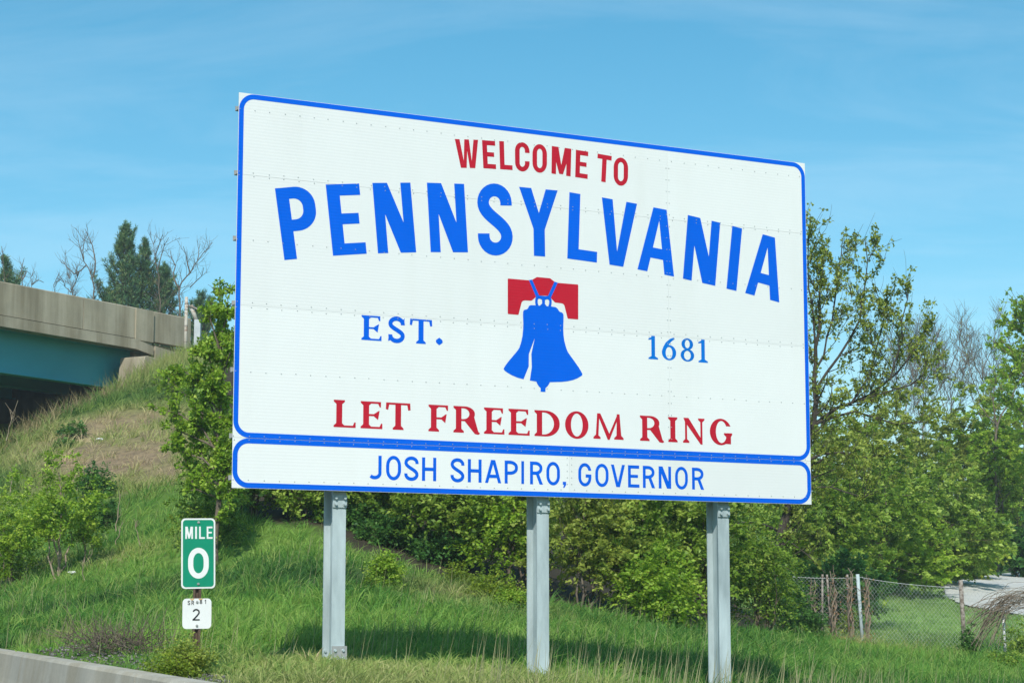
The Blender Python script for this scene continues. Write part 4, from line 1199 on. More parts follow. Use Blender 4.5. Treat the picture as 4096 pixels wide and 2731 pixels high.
def pine(name, label, base, H, Rm, seed, group=None, n_wh=22, lean=0.0, whorl_n=6):
    global rng
    keep, rng = rng, np.random.default_rng(900 + seed)
    root = empty(name, base); tag(root, label, "tree", group)
    tb, bb = Tubes(), Tubes()
    zs = np.linspace(0, H, 14)
    tp = np.stack([lean * zs + 0.08 * np.sin(zs * 0.5), 0.06 * np.cos(zs * 0.4), zs], -1)
    tb.add(np.concatenate([[tp[0] - (0, 0, 0.5)], tp]), np.linspace(0.024 * H ** 0.9, 0.02, 15), 8)
    c, d, t, LN = [], [], [], []
    def tuft(p, ax, n=15):
        t0 = np.clip(rng.normal(0.42, 0.22), 0, 1)
        a = norm(ax + rng.normal(0, 0.75, (n, 3)))
        for k in range(n):
            c.append(p + rng.normal(0, 0.04, 3)); d.append(a[k]); t.append(t0 + rng.normal(0, 0.08)); LN.append(rng.uniform(0.13, 0.27))
    zw = np.concatenate([np.arange(0.25 * H, H - 8, 1.0), np.arange(max(0.3 * H, H - 8), H - 0.25, 0.33)])
    for w, z in enumerate(zw):
        f = z / H; below = H - z
        prof = min(below, 6.5) ** 0.85 * Rm * 0.19 * (0.6 + 0.75 * rng.uniform()) + 0.10
        for b in range(whorl_n):
            if rng.uniform() < 0.12: continue
            a = 2 * math.pi * (b + rng.uniform(-0.4, 0.4)) / whorl_n + w
            L_ = prof * rng.uniform(0.5, 1.3)
            el = 0.35 + 0.45 * f
            p = np.array((lean * z, 0, z)) + rng.normal(0, 0.05, 3)
            pts = wander(p, (math.cos(a), math.sin(a), el), L_, 6, 0.07, 0.17)
            bb.add(pts, np.linspace(0.012 + 0.012 * L_, 0.010, 7), 4)
            for k in range(2, 7):
                ax = pts[k] - pts[k - 1]
                tuft(pts[k], norm(ax) + (0, 0, 0.6), 11)
                for sgn in (-1, 1):
                    if L_ < 0.5: continue
                    sd = norm(np.cross(ax, (0, 0, 1))) * sgn
                    l2 = L_ * 0.34 * (1.15 - k / 7) * rng.uniform(0.5, 1.2)
                    q = pts[k] + (norm(ax) * 0.6 + sd * 0.8 + np.array((0, 0, 0.3))) * l2
                    bb.add([pts[k], q], [0.009, 0.005], 3)
                    tuft(q, norm(q - pts[k]) + (0, 0, 0.8), 10)
                    if l2 > 0.3: tuft((pts[k] + q) / 2, norm(q - pts[k]) + (0, 0, 0.4), 10)
    tuft(tp[-1], np.array((0, 0, 1.5)), 22); tuft(tp[-1] - (0, 0, 0.3), np.array((0, 0, 1.2)), 22)
    tb.build("trunk", M_BARK_DARK, root); bb.build("branches", M_BARK_DARK, root)
    n = len(c)
    me = leaf_mesh("crown", np.array(c), np.array(d), np.array(LN), np.full(n, 0.03), np.array(t), M_NEEDLE, fold=0.05)
    link(bpy.data.objects.new("crown", me), root)
    rng = keep
    return root

def P(px, py, Y):
    v = at(px, py, Y); return np.array((v.x, v.y, v.z))
def ground_at(px, Y):
    """point on the terrain below the sight line through column px"""
    v = at(px, 1800, Y); return (v.x, v.y, tz(v.x, v.y))
def span(px, py_top, Y):
    """height from the terrain up to photo row py_top"""
    v = at(px, py_top, Y); return v.z - tz(v.x, v.y)
def pxw(npx, Y): return npx * Y / 8004.0

# ------------------------------------------------------------------ trees and shrubs
# hedge of shrubs behind the sign, left to right
HED = "shrubs growing behind the sign"
def hedge(px, Y, top, wpx, mat, label, seed, n=420, leaf=0.105, **k):
    b = ground_at(px, Y)
    return shrub("shrub", label, "shrub", b, pxw(wpx, Y), span(px, top, Y), mat, n_cl=int(n * 0.95), leaf=leaf * 0.85, leaves=22, spread=0.36, seed=seed, group=HED, **k)
hedge(1010, 38.5, 1640, 430, M_LEAF_MID, "mid green shrub under the sign's lower left corner, left of the first post", 1, 480)
hedge(1230, 38.0, 1700, 420, M_LEAF_MID, "shady shrub hidden behind the first steel post", 2, 430)
hedge(1530, 38.5, 1660, 430, M_LEAF_MID, "leafy shrub with pale sprays just right of the first post, over a dark hollow", 3, 620, low=0.20, lean=(0, -0.9), depth=2.6)
hedge(1810, 37.5, 1700, 430, M_LEAF_MID, "leafy shrub midway between the first and second posts", 4, 620, low=0.20, lean=(0, -0.9), depth=2.6)
hedge(2080, 36.5, 1750, 400, M_LEAF_BRIGHT, "bright green shrub half hidden by the second post", 5, 430, low=0.05)
hedge(2330, 35.5, 1760, 420, M_LEAF_OLIVE, "yellowish shrub just right of the second post", 6, 480)
hedge(2560, 35.8, 1800, 430, M_LEAF_MID, "rounded dense shrub midway between the second and third posts", 7, 520)
hedge(2620, 34.6, 2200, 330, M_LEAF_BRIGHT, "low bright shrub at the grass edge between the second and third posts", 8, 300, 0.09)
hedge(2800, 36.4, 1850, 400, M_LEAF_MID, "green shrub behind the third post, reaching the lawn", 9, 460)
hedge(3040, 37.5, 2060, 330, M_LEAF_MID, "shrub with pale sprays right of the third post, below the big tree", 10, 360, 0.075)
hedge(3110, 39.4, 2300, 200, M_LEAF_DARK, "dark low shrub where the big tree's trunk meets the fence", 11, 240, 0.06)
for k, (px, Y, top, lab) in enumerate(((1400, 38.0, 2030, "dark undergrowth in the shade right of the first post"), (1600, 37.2, 2080, "dark undergrowth in the middle of the shady hollow"),
                                       (1790, 36.8, 2150, "dark undergrowth at the right end of the shady hollow"))):
    hedge(px, Y, top, 300, M_LEAF_DARK, lab, 130 + k, 260, 0.085)
# second rank up the bank
RANK = "taller shrubs on the bank behind the front row"
for i, (px, Y, top, w, lab) in enumerate((
        (1200, 42, 1560, 600, "tall shrub on the bank behind the sign's lower left corner"),
        (1640, 41.5, 1640, 620, "tall shrub on the bank, seen through the gap right of the first post"),
        (2000, 41.5, 1700, 600, "tall shrub on the bank behind the second post"),
        (2480, 45, 1740, 600, "tall shrub on the bank, above the rounded shrub between the second and third posts"),
        (2880, 46, 1720, 560, "tall shrub on the bank behind the third post"))):
    b = ground_at(px, Y)
    shrub("shrub", lab, "shrub", b, pxw(w, Y), span(px, top, Y), M_LEAF_DARK if i < 2 else M_LEAF_MID, n_cl=470, leaf=0.085, seed=30 + i, group=RANK)

def small(px, py, Y, top, wpx, mat, label, seed, n=120, leaf=0.05, name="shrub", cat="shrub", **k):
    b = at(px, py, Y); b.z = tz(b.x, b.y)
    return shrub(name, label, cat, tuple(b), pxw(wpx, Y), max(0.15, at(px, top, Y).z - b.z), mat, n_cl=n, leaf=leaf, seed=seed, stems=4, spread=0.16, **k)
small(1548, 2405, 31.0, 2210, 120, M_LEAF_BRIGHT, "small upright bush on the grass right of the first post", 50, 170, 0.045)
small(1480, 2420, 30.5, 2375, 50, M_LEAF_MID, "tiny weed tuft beside the small upright bush", 51, 30, 0.04, "weed", "weed")
small(1830, 2330, 33.5, 2270, 130, M_LEAF_YEL, "yellow-green weedy clump on the slope left of the second post", 52, 80, 0.045, "weed", "weed")
small(1960, 2430, 32.0, 2300, 190, M_LEAF_YEL, "wide yellow-green weed patch against the hedge just left of the second post", 53, 150, 0.05, "weed", "weed")
small(2050, 2470, 31.5, 2370, 150, M_LEAF_BRIGHT, "bright weeds at the foot of the hedge, touching the second post's left edge", 54, 110, 0.05, "weed", "weed")
# left embankment
small(60, 2170, 38.0, 1880, 330, M_LEAF_BRIGHT, "bushy shrub at the left edge of the picture on the bank", 60, 330, 0.065)
small(235, 2215, 36.5, 1790, 380, M_LEAF_BRIGHT, "multi-stemmed bright shrub with bare pale trunks low on the left bank", 61, 400, 0.062, bark=M_BARK_PALE, low=0.30)
small(340, 2190, 36.8, 2010, 150, M_LEAF_BRIGHT, "short shrub with a forked pale stem right of the multi-stemmed shrub", 62, 110, 0.06, bark=M_BARK_PALE, low=0.35)
small(260, 1850, 50.5, 1775, 75, M_LEAF_DARK, "round blue-green tuft above the bushes on the dry bank", 63, 60, 0.07, "weed", "weed")
small(385, 1990, 44.0, 1860, 150, M_LEAF_DARK, "deep green leafy clump in the middle of the left bank", 64, 170, 0.06)
small(300, 1740, 54, 1695, 110, M_LEAF_DARK, "low green tuft on the bare patch under the bridge", 65, 60, 0.07, "weed", "weed")
small(420, 2090, 41.0, 1960, 160, M_LEAF_DARK, "dark weedy clump below the deep green one on the bank", 66, 120, 0.055, "weed", "weed")
small(820, 2080, 36.0, 1890, 330, M_LEAF_MID, "dense low shrub round the young tree's foot left of the sign", 67, 330, 0.06)
small(690, 1560, 57.0, 1480, 150, M_LEAF_BRIGHT, "small green shrub beside the bridge's grassy shoulder", 68, 80, 0.07)
# verge plants by the barrier
small(740, 2665, 17.0, 2580, 150, M_LEAF_OLIVE, "leafy weed clump round the foot of the mile marker post", 70, 170, 0.028, "weed", "weed")
small(660, 2690, 16.6, 2640, 120, M_LEAF_YEL, "low yellowish weed between the barrier and the mile marker", 71, 90, 0.028, "weed", "weed")
small(3880, 2640, 37.8, 2520, 60, M_LEAF_DARK, "small dark bush beside the rusty fence post on the right", 72, 70, 0.05)
small(4010, 2715, 34.5, 2620, 190, M_LEAF_MID, "leafy bush below the thin white fence stake, lower right", 73, 190, 0.05)
small(4070, 2610, 37.5, 2480, 90, M_LEAF_MID, "green bush at the right edge in front of the fence", 74, 80, 0.05)
small(3215, 2540, 39.9, 2430, 190, M_LEAF_DARK, "scrubby bush growing through the left run of the fence", 75, 180, 0.055)
small(3390, 2500, 42.5, 2430, 60, M_LEAF_YEL, "yellowish sprig on the fence between the two vine-covered poles", 76, 35, 0.05, "weed", "weed")

# mass of bushes beyond the fence on the right
MASS = "bushes massed beyond the fence on the right"
for i, (px, Y, top, w, mat, n, lab) in enumerate((
        (3330, 52, 1880, 520, M_LEAF_MID, 520, "broad green bush beyond the fence, just right of the sign's lower corner"),
        (3560, 60, 1940, 480, M_LEAF_BRIGHT, 560, "light green bush beyond the fence, overhanging the dark hollow"),
        (3730, 64, 2030, 460, M_LEAF_BRIGHT, 520, "bright sunlit bush beside the pale driveway"),
        (3855, 69, 2060, 230, M_LEAF_YEL, 300, "yellow-green bush where the driveway bends away"),
        (3420, 57, 1690, 620, M_LEAF_MID, 560, "tall bush in the second rank right of the sign edge"),
        (3330, 45.5, 2230, 420, M_LEAF_DARK, 320, "dark green scrub seen through the left run of the fence"),
        (3700, 63, 1790, 640, M_LEAF_MID, 600, "tall rounded bush in the middle of the right-hand thicket"),
        (4010, 84, 1880, 520, M_LEAF_MID, 560, "dark bush behind the driveway's far end"),
        (4080, 92, 1400, 640, M_LEAF_BRIGHT, 600, "high green bush crowning the thicket at the right edge"),
        (3880, 80, 1510, 460, M_LEAF_OLIVE, 520, "olive bush under the bare treetops, right of centre of the thicket"),
        (3650, 76, 1540, 560, M_LEAF_OLIVE, 520, "olive bush high behind the thicket near the big tree's long limb"),
        (3260, 54, 1600, 500, M_LEAF_OLIVE, 460, "olive scrub directly behind the sign's right edge"),
        (3990, 78, 1520, 420, M_LEAF_BRIGHT, 460, "rounded green bush below the tree at the right border"),
        (3460, 66, 1500, 480, M_LEAF_OLIVE, 460, "olive scrub behind the big tree's horizontal limb"),
        (4080, 72, 2090, 240, M_LEAF_DARK, 240, "dark shrub on the driveway's upper edge at the right border"))):
    b = ground_at(px, Y)
    shrub("bush", lab, "bush", b, pxw(w, Y), span(px, top, Y), mat, n_cl=n, leaves=30, leaf=0.058 + 0.0012 * Y, seed=80 + i, group=MASS, spread=0.46, low=0.06)

# young narrow tree left of the sign
Y = 34.5
b0 = ground_at(872, Y)
lm = [([b0, P(876, 1850, Y), P(880, 1600, Y), P(884, 1350, Y), P(880, 1110, Y)], 0.055, 0.005)]
for pts in ([(878, 1830), (800, 1700), (690, 1640), (600, 1625)], [(878, 1760), (760, 1590), (680, 1520), (640, 1480)], [(879, 1700), (820, 1560), (770, 1440)],
            [(880, 1900), (790, 1820), (700, 1800), (640, 1790)], [(879, 1600), (840, 1450), (820, 1330)], [(881, 1560), (920, 1430), (940, 1300)],
            [(882, 1450), (850, 1310), (845, 1200)], [(883, 1400), (905, 1280), (912, 1190)], [(876, 1880), (930, 1750), (960, 1640)], [(877, 1940), (790, 1870), (720, 1870)], [(879, 1800), (800, 1760), (720, 1720), (650, 1700)], [(880, 1650), (800, 1540), (730, 1480)], [(878, 1990), (800, 1960), (740, 1960)], [(876, 1960), (820, 1900), (760, 1880)], [(876, 1950), (930, 1880), (980, 1850)]):
    dY = rng.uniform(-0.6, 0.6)
    lm.append(([P(a, c, Y + dY * k / (len(pts) - 1)) for k, (a, c) in enumerate(pts)], 0.022, 0.006))
tree("young_tree", "young narrow green tree hugging the sign's left edge", lm, b0, M_LEAF_BRIGHT, M_BARK, n2=15, n3=5, leaf=0.072, per=11, len2=0.42, len3=0.20, up=0.05, seed=1, start=0.12, dens=1.35, tmean=0.5)

# big spring tree right of the sign
Y = 41.0
b0 = (P(3055, 2480, Y)[0], Y, tz(P(3055, 2480, Y)[0], Y))
lm = [([b0, P(3085, 2230, Y), P(3140, 2060, Y), P(3210, 1850, Y), P(3258, 1650, Y), P(3262, 1480, Y), P(3270, 1250, Y), P(3290, 1030, Y)], 0.13, 0.012)]
for pts, r in (([(3240, 1720), (3330, 1640), (3440, 1600), (3560, 1520), (3660, 1400), (3740, 1270)], 0.07),
               ([(3250, 1700), (3420, 1640), (3540, 1690), (3650, 1700), (3740, 1650)], 0.05),
               ([(3262, 1560), (3370, 1400), (3440, 1270), (3470, 1080), (3460, 960)], 0.05),
               ([(3262, 1480), (3330, 1280), (3350, 1100), (3370, 960)], 0.045),
               ([(3400, 1620), (3480, 1500), (3520, 1350), (3550, 1150)], 0.045),
               ([(3560, 1520), (3600, 1400), (3620, 1260), (3640, 1120)], 0.035),
               ([(3262, 1400), (3240, 1200), (3235, 1000), (3240, 880)], 0.04),
               ([(3440, 1600), (3600, 1560), (3700, 1500), (3760, 1380)], 0.035),
               ([(3210, 1850), (3330, 1800), (3450, 1830), (3560, 1810)], 0.05),
               ([(3230, 1780), (3160, 1600), (3130, 1400)], 0.05),
               ([(3180, 1950), (3300, 1940), (3420, 1990), (3520, 1960)], 0.04),
               ([(3110, 2120), (3000, 2080), (2900, 2110), (2780, 2100), (2640, 2160), (2500, 2210)], 0.05),
               ([(2900, 2110), (2790, 2130), (2720, 2180), (2650, 2200), (2560, 2160)], 0.03),
               ([(3085, 2230), (3180, 2150), (3250, 2240), (3300, 2290)], 0.035)):
    dY = rng.uniform(-1.6, 1.2) if pts[0][0] > 3120 or pts[-1][0] > 3150 else -4.6
    n = len(pts) - 1
    lm.append(([P(a, c, Y + dY * k / n) for k, (a, c) in enumerate(pts)], r * 0.62, 0.008))
tree("spring_tree", "tall half-leafed tree with upright whippy shoots rising beside the sign's right edge", lm, b0, M_LEAF_OLIVE, M_BARK_DARK, n2=11, n3=6, leaf=0.072, per=8, len2=1.0, len3=0.50, up=0.10, seed=2, whips=60, start=0.2, dens=1.15, twig_r=0.006)

# tree at the right border
Y = 70.0
b0 = ground_at(4190, Y)
lm = [([b0, P(4200, 1900, Y), P(4190, 1600, Y), P(4170, 1350, Y), P(4110, 1200, Y)], 0.18, 0.03)]
for pts in ([(4190, 1650), (4120, 1500), (4050, 1400), (4000, 1360)], [(4180, 1500), (4120, 1380), (4060, 1300), (4030, 1280)], [(4185, 1560), (4090, 1500), (4010, 1480)],
            [(4170, 1400), (4240, 1250), (4260, 1120)], [(4195, 1800), (4100, 1650), (4020, 1590)], [(4170, 1360), (4120, 1260), (4085, 1215)]):
    dY = rng.uniform(-1.5, 1.5)
    lm.append(([P(a, c, Y + dY * k / (len(pts) - 1)) for k, (a, c) in enumerate(pts)], 0.06, 0.012))
tree("leafy_tree", "green tree leaning into the picture at the right border", lm, b0, M_LEAF_BRIGHT, M_BARK, n2=10, n3=6, leaf=0.13, per=7, len2=1.3, len3=0.6, up=0.04, seed=3, dens=1.3, twig_r=0.012)

# bare treetops far behind the thicket
BARE = "bare treetops behind the thicket"
for i, (px, top, w, Y, lab) in enumerate(((3690, 1420, 150, 112, "twiggy bare treetop nearest the big tree on the right"), (3800, 1400, 150, 116, "bare treetop in the middle of the gap on the right"),
                                          (3930, 1330, 170, 112, "bare treetop just left of the tree at the right border"), (3620, 1470, 140, 118, "lowest bare treetop showing behind the big tree's long limb"))):
    b0 = ground_at(px, Y)
    lm = [([b0, P(px, 1750, Y), P(px + 5, 1600, Y), P(px - 4, top + 60, Y)], 0.09, 0.014)]
    for k in range(7):
        f = 1720 - k * 40
        sd = (-1) ** k
        lm.append(([P(px, f, Y), P(px + sd * w * 0.25, f - 90, Y + rng.uniform(-1, 1)), P(px + sd * w * rng.uniform(0.3, 0.55), f - rng.uniform(170, 260), Y)], 0.03, 0.010))
    tree("bare_tree", lab, lm, b0, M_LEAF_OLIVE, M_BARK, n2=11, n3=7, leaf=0.10, per=2, len2=1.6, len3=0.9, up=0.12, seed=10 + i, dens=0.30, twig_r=0.009, group=BARE)

# olive sapling with pale fork in the thicket
Y = 77
b0 = ground_at(3975, Y)
lm = [([b0, P(3978, 1900, Y), P(3985, 1720, Y), P(3990, 1700, Y)], 0.07, 0.04), ([P(3990, 1700, Y), P(4030, 1620, Y), P(4075, 1530, Y), P(4110, 1440, Y)], 0.04, 0.012),
      ([P(3988, 1705, Y), P(3970, 1600, Y), P(3985, 1500, Y)], 0.03, 0.010), ([P(3990, 1700, Y), P(3930, 1640, Y), P(3890, 1590, Y)], 0.025, 0.008)]
tree("forked_tree", "forked sapling standing out in front of the right-hand thicket", lm, b0, M_LEAF_OLIVE, M_BARK, n2=8, n3=4, leaf=0.09, per=4, len2=0.9, len3=0.4, seed=20, dens=0.5, twig_r=0.01, start=0.4)

# pines and bare trees behind the overpass
PIN = "pines behind the overpass"
Y = 104
b0 = ground_at(480, Y); pine("pine_tree", "tallest dark pine behind the overpass parapet", b0, P(480, 893, Y)[2] - b0[2], 2.6, 1, PIN, 26)
b0 = ground_at(560, Y + 1); pine("pine_tree", "narrow pine top just right of the tallest pine", b0, P(552, 945, Y)[2] - b0[2], 1.9, 2, PIN, 24)
b0 = ground_at(645, Y + 2); pine("pine_tree", "shorter olive-tipped pine left of the bare forked tree", b0, P(640, 1030, Y)[2] - b0[2], 2.4, 3, PIN, 22)
b0 = ground_at(790, Y + 4); pine("pine_tree", "lowest pine, behind the leaning white pipe", b0, P(800, 1130, Y)[2] - b0[2], 3.0, 4, PIN, 20)
b0 = ground_at(420, Y + 6); pine("pine_tree", "lower pine on the left flank of the tallest pine", b0, P(418, 1090, Y)[2] - b0[2], 2.6, 5, PIN, 20)
b0 = ground_at(5, Y); pine("pine_tree", "pine tip above the parapet at the left edge of the picture", b0, P(12, 1035, Y)[2] - b0[2], 2.8, 6, PIN, 22)
BT = "bare trees behind the overpass"
def bare(px_limbs, lab, seed, Y=101, bark=None, n2=7, n3=4, len2=1.0, bx=None):
    b0 = ground_at(bx or px_limbs[0][0][0][0], Y)
    lm = []
    for k, (pts, r) in enumerate(px_limbs):
        dY = 0 if k == 0 else rng.uniform(-1, 1)
        r = r * 0.6
        q = [P(a, c, Y + dY * j / max(1, len(pts) - 1)) for j, (a, c) in enumerate(pts)]
        if k == 0: q = [np.array(b0)] + q
        lm.append((q, r, 0.013))
    return tree("bare_tree", lab, lm, b0, None, bark or M_BARK, n2=n2, n3=n3, len2=len2 * 1.15, len3=0.6, up=0.09, seed=seed, group=BT, twig_r=0.0085, start=0.45)
bare([([(375, 1200), (372, 1110), (335, 1040), (318, 990), (310, 940)], 0.16), ([(372, 1110), (385, 1060), (372, 990), (360, 950), (340, 915)], 0.09), ([(345, 1060), (300, 1100), (262, 1060), (248, 1040)], 0.06), ([(335, 1040), (330, 980), (352, 930)], 0.05)],
     "grey bare tree left of the tallest pine", 31)
bare([([(720, 1190), (715, 1150), (760, 1090), (800, 1030), (850, 970)], 0.16), ([(760, 1090), (745, 1030), (733, 985)], 0.07), ([(720, 1160), (690, 1110), (700, 1060), (680, 1000)], 0.09), ([(790, 1040), (795, 1000), (800, 975)], 0.05), ([(760, 1150), (800, 1110), (815, 1070)], 0.05)],
     "forked bare tree right of the pines with a long limb leaning right", 32)
bare([([(640, 1180), (630, 1080), (612, 980), (603, 925)], 0.10), ([(630, 1080), (650, 1000), (675, 950)], 0.06), ([(620, 1020), (640, 970), (650, 940)], 0.05)],
     "thin bare tree with upright twigs between the pines and the forked bare tree", 33, n3=3)
bare([([(92, 1150), (86, 1080), (96, 1035)], 0.06), ([(90, 1120), (110, 1085), (124, 1100)], 0.04)], "short bare sapling showing over the parapet near the left edge", 34, n2=5, n3=3, len2=0.6)
bare([([(128, 1160), (122, 1110), (140, 1085)], 0.06), ([(128, 1140), (150, 1115), (175, 1130)], 0.04)], "scraggly bare sapling second from the left over the parapet", 35, n2=6, n3=4, len2=0.6)
bare([([(215, 1180), (218, 1130), (238, 1090)], 0.05), ([(216, 1150), (230, 1120)], 0.03)], "bent bare twig tree over the middle of the parapet", 36, n2=5, n3=3, len2=0.5)
bare([([(290, 1200), (280, 1130), (268, 1090)], 0.07), ([(285, 1160), (310, 1110), (320, 1080)], 0.05), ([(285, 1170), (255, 1140)], 0.05)], "bushy twigs at the foot of the grey bare tree", 37, n2=14, n3=6, len2=0.8)
bare([([(20, 1150), (12, 1040), (6, 985)], 0.06), ([(14, 1060), (0, 1010)], 0.03)], "bare stem poking up through the leftmost pine tip", 38, n2=4, n3=2, len2=0.5)

# ------------------------------------------------------------------ chain-link fence
corner = at(3455, 2592, 40.0); corner.z = tz(corner.x, corner.y)
FH = at(3455, 2303, 40.0).z - corner.z
pr = at(3862, 2622, 38.6); pr2 = at(4024, 2650, 37.9); pr3 = at(4330, 2650, 36.9)
pl_ = at(3075, 2500, 41.2); FHL = at(3075, 2293, 41.2).z - tz(pl_.x, pl_.y)
fence = empty("chain_link_fence", tuple(corner)); tag(fence, "sagging chain-link fence on bare metal posts round the driveway lawn, lower right", "fence")
def loc(v): return np.array((v[0] - corner.x, v[1] - corner.y, v[2] - corner.z))
def mesh_run(a, b, h0, h1, sag, seed):
    """woven diamonds between two ground points, following the terrain"""
    r_ = np.random.default_rng(seed)
    A, B = np.array(a[:2]), np.array(b[:2]); Ln = np.linalg.norm(B - A)
    cell = 0.085; nx = int(Ln / cell); 
    tb = Tubes()
    def pt(u, k, rows, off):
        f = u / Ln; q = A + (B - A) * f
        g = tz(q[0], q[1]); h = h0 + (h1 - h0) * f - sag * 4 * f * (1 - f) * 0.5
        z = g + 0.03 + (h - 0.03) * k / rows
        bulge = 0.03 * math.sin(u * 2.1 + seed) * math.sin(math.pi * k / rows)
        nrm_ = np.array((-(B - A)[1], (B - A)[0])) / Ln
        return np.array((q[0] + nrm_[0] * (bulge + off), q[1] + nrm_[1] * (bulge + off), z)) - np.array(corner)
    rows = int(h1 / cell * 0.92) * 2
    for i in range(nx):
        pts = []
        for k in range(rows + 1):
            u = (i + (0.5 if k % 2 else 0.0)) * cell
            pts.append((u, k))
        P_ = np.array([pt(min(u, Ln), k, rows, 0.0) for u, k in pts])
        tb.add(P_, np.full(len(P_), 0.0023), 3)
        P2 = np.array([pt(min((i + 1 - (0.5 if k % 2 else 0.0)) * cell, Ln), k, rows, 0.006) for k in range(rows + 1)])
        tb.add(P2, np.full(len(P2), 0.0023), 3)
    return tag(tb.build("wire_mesh", M_WIRE, fence), kind="stuff")
mesh_run(corner, pr, FH - 0.01, FH - 0.12, 0.06, 1)
mesh_run(pr, pr3, FH - 0.12, FH - 0.30, 0.10, 2)
mesh_run(pl_, corner, FHL, FH - 0.01, 0.03, 3)
def fpost(a, h, r, mat, lean=(0, 0)):
    z = tz(a[0], a[1]); b0 = loc((a[0], a[1], z))
    return MB().cyl(b0 - (0, 0, 0.3), b0 + np.array((lean[0], lean[1], h)), r, n=12).build("fence_post", mat, fence, smooth=True)
fpost(corner, FH + 0.04, 0.036, M_GALV, (-0.09, 0))
fpost(pr, FH + 0.02, 0.042, M_RUSTPOST, (-0.05, 0))
fpost(pr2, FH - 0.32, 0.026, M_PLATE, (-0.03, 0))
for px in (3335, 3400, 3290):
    f_ = (px - 3075) / (3455 - 3075); q = np.array(pl_) * (1 - f_) + np.array(corner) * f_
    fpost(q, FHL * (1 - f_) + FH * f_ + 0.04, 0.022, M_RUSTPOST, (rng.normal(0, 0.03), 0))
tb = Tubes()
for a, b_, h0, h1 in ((pl_, corner, FHL - 0.02, FH - 0.02), (corner, pr, FH - 0.03, FH - 0.14), (pr, pr3, FH - 0.13, FH - 0.32)):
    pts = []
    for f_ in np.linspace(0, 1, 14):
        q = np.array(a) * (1 - f_) + np.array(b_) * f_
        pts.append(loc((q[0], q[1] - 0.012, tz(q[0], q[1]) + h0 + (h1 - h0) * f_ - 0.08 * f_ * (1 - f_))))
    tb.add(pts, np.full(14, 0.005), 4)
tb.build("tension_wire", M_WIRE, fence)

# vines on the fence poles, dead tangle at the right
def vine(px, Y, top, lab, seed, mat=M_BARK_PALE, leaf=None):
    global rng
    keep, rng = rng, np.random.default_rng(seed)
    b = at(px, 2500, Y); b.z = tz(b.x, b.y); h = at(px, top, Y).z - b.z
    root = empty("climbing_vine", tuple(b)); tag(root, lab, "vine", "vines on the fence poles")
    tb = Tubes()
    for k in range(5):
        zz = np.linspace(-0.05, h * rng.uniform(0.8, 1.08), 14); ph = rng.uniform(0, 6.3)
        rr_ = 0.045 + 0.02 * rng.uniform(-1, 1, 14)
        tb.add(np.stack([rr_ * np.cos(zz * 7 + ph) + rng.normal(0, 0.012, 14), rr_ * np.sin(zz * 7 + ph) - 0.03, zz], -1), np.full(14, 0.011), 4)
    for k in range(26):
        z = rng.uniform(0.2, h); p = wander((0, 0, z), rng.normal(0, 1, 3), rng.uniform(0.1, 0.35), 4, 0.35, 0.0)
        tb.add(p, np.linspace(0.007, 0.003, 5), 3)
    tb.build("stems", mat, root)
    n = 90
    z = rng.uniform(0.1, h, n); c = np.stack([rng.normal(0, 0.07, n), rng.normal(-0.03, 0.06, n), z], -1)
    me = leaf_mesh("foliage", c, rng.normal(0, 1, (n, 3)), rng.uniform(0.03, 0.06, n), rng.uniform(0.02, 0.04, n), rng.uniform(0.1, 0.9, n), leaf or M_LITTER)
    link(bpy.data.objects.new("foliage", me), root)
    rng = keep
vine(3335, 40.2, 2300, "brown vine-wrapped pole, left one of the pair left of the corner post", 3)
vine(3402, 39.95, 2290, "brown vine-wrapped pole, right one of the pair left of the corner post", 4)
vine(3470, 39.85, 2320, "dry vine climbing right beside the shiny corner post", 5)
vine(3255, 40.5, 2330, "tangled brown vine at the overgrown left end of the fence", 6, leaf=M_LEAF_MID)

b = at(4030, 2640, 37.7); b.z = tz(b.x, b.y)
tang = empty("dead_vine_tangle", tuple(b)); tag(tang, "arching tangle of dead brown vines over the thin white fence stake", "dead vines")
tb = Tubes()
for k in range(75):
    s0 = rng.uniform(-0.40, 0.10); tp_ = rng.uniform(1.10, 1.48); ex = rng.uniform(0.1, 0.85)
    a0 = np.array((rng.uniform(-0.75, -0.15), rng.normal(0, 0.12), rng.uniform(0.15, 1.0)))
    a1 = np.array((s0 + 0.2, rng.normal(0, 0.15), tp_)); a2 = np.array((s0 + 0.4 + ex, rng.normal(0, 0.2), tp_ * rng.uniform(0.62, 1.0)))
    t_ = np.linspace(0, 1, 9)[:, None]
    pts = (1 - t_) ** 2 * a0 + 2 * t_ * (1 - t_) * a1 * 1.08 + t_ ** 2 * a2 + rng.normal(0, 0.018, (9, 3))
    tb.add(pts, np.linspace(0.007, 0.003, 9), 3)
for k in range(30):
    p = wander((rng.uniform(-0.8, 0.5), rng.normal(0, 0.1), rng.uniform(0.3, 1.0)), rng.normal(0, 1, 3), rng.uniform(0.2, 0.6), 5, 0.3)
    tb.add(p, np.linspace(0.005, 0.002, 6), 3)
tb.build("stems", M_BARK_PALE, tang)

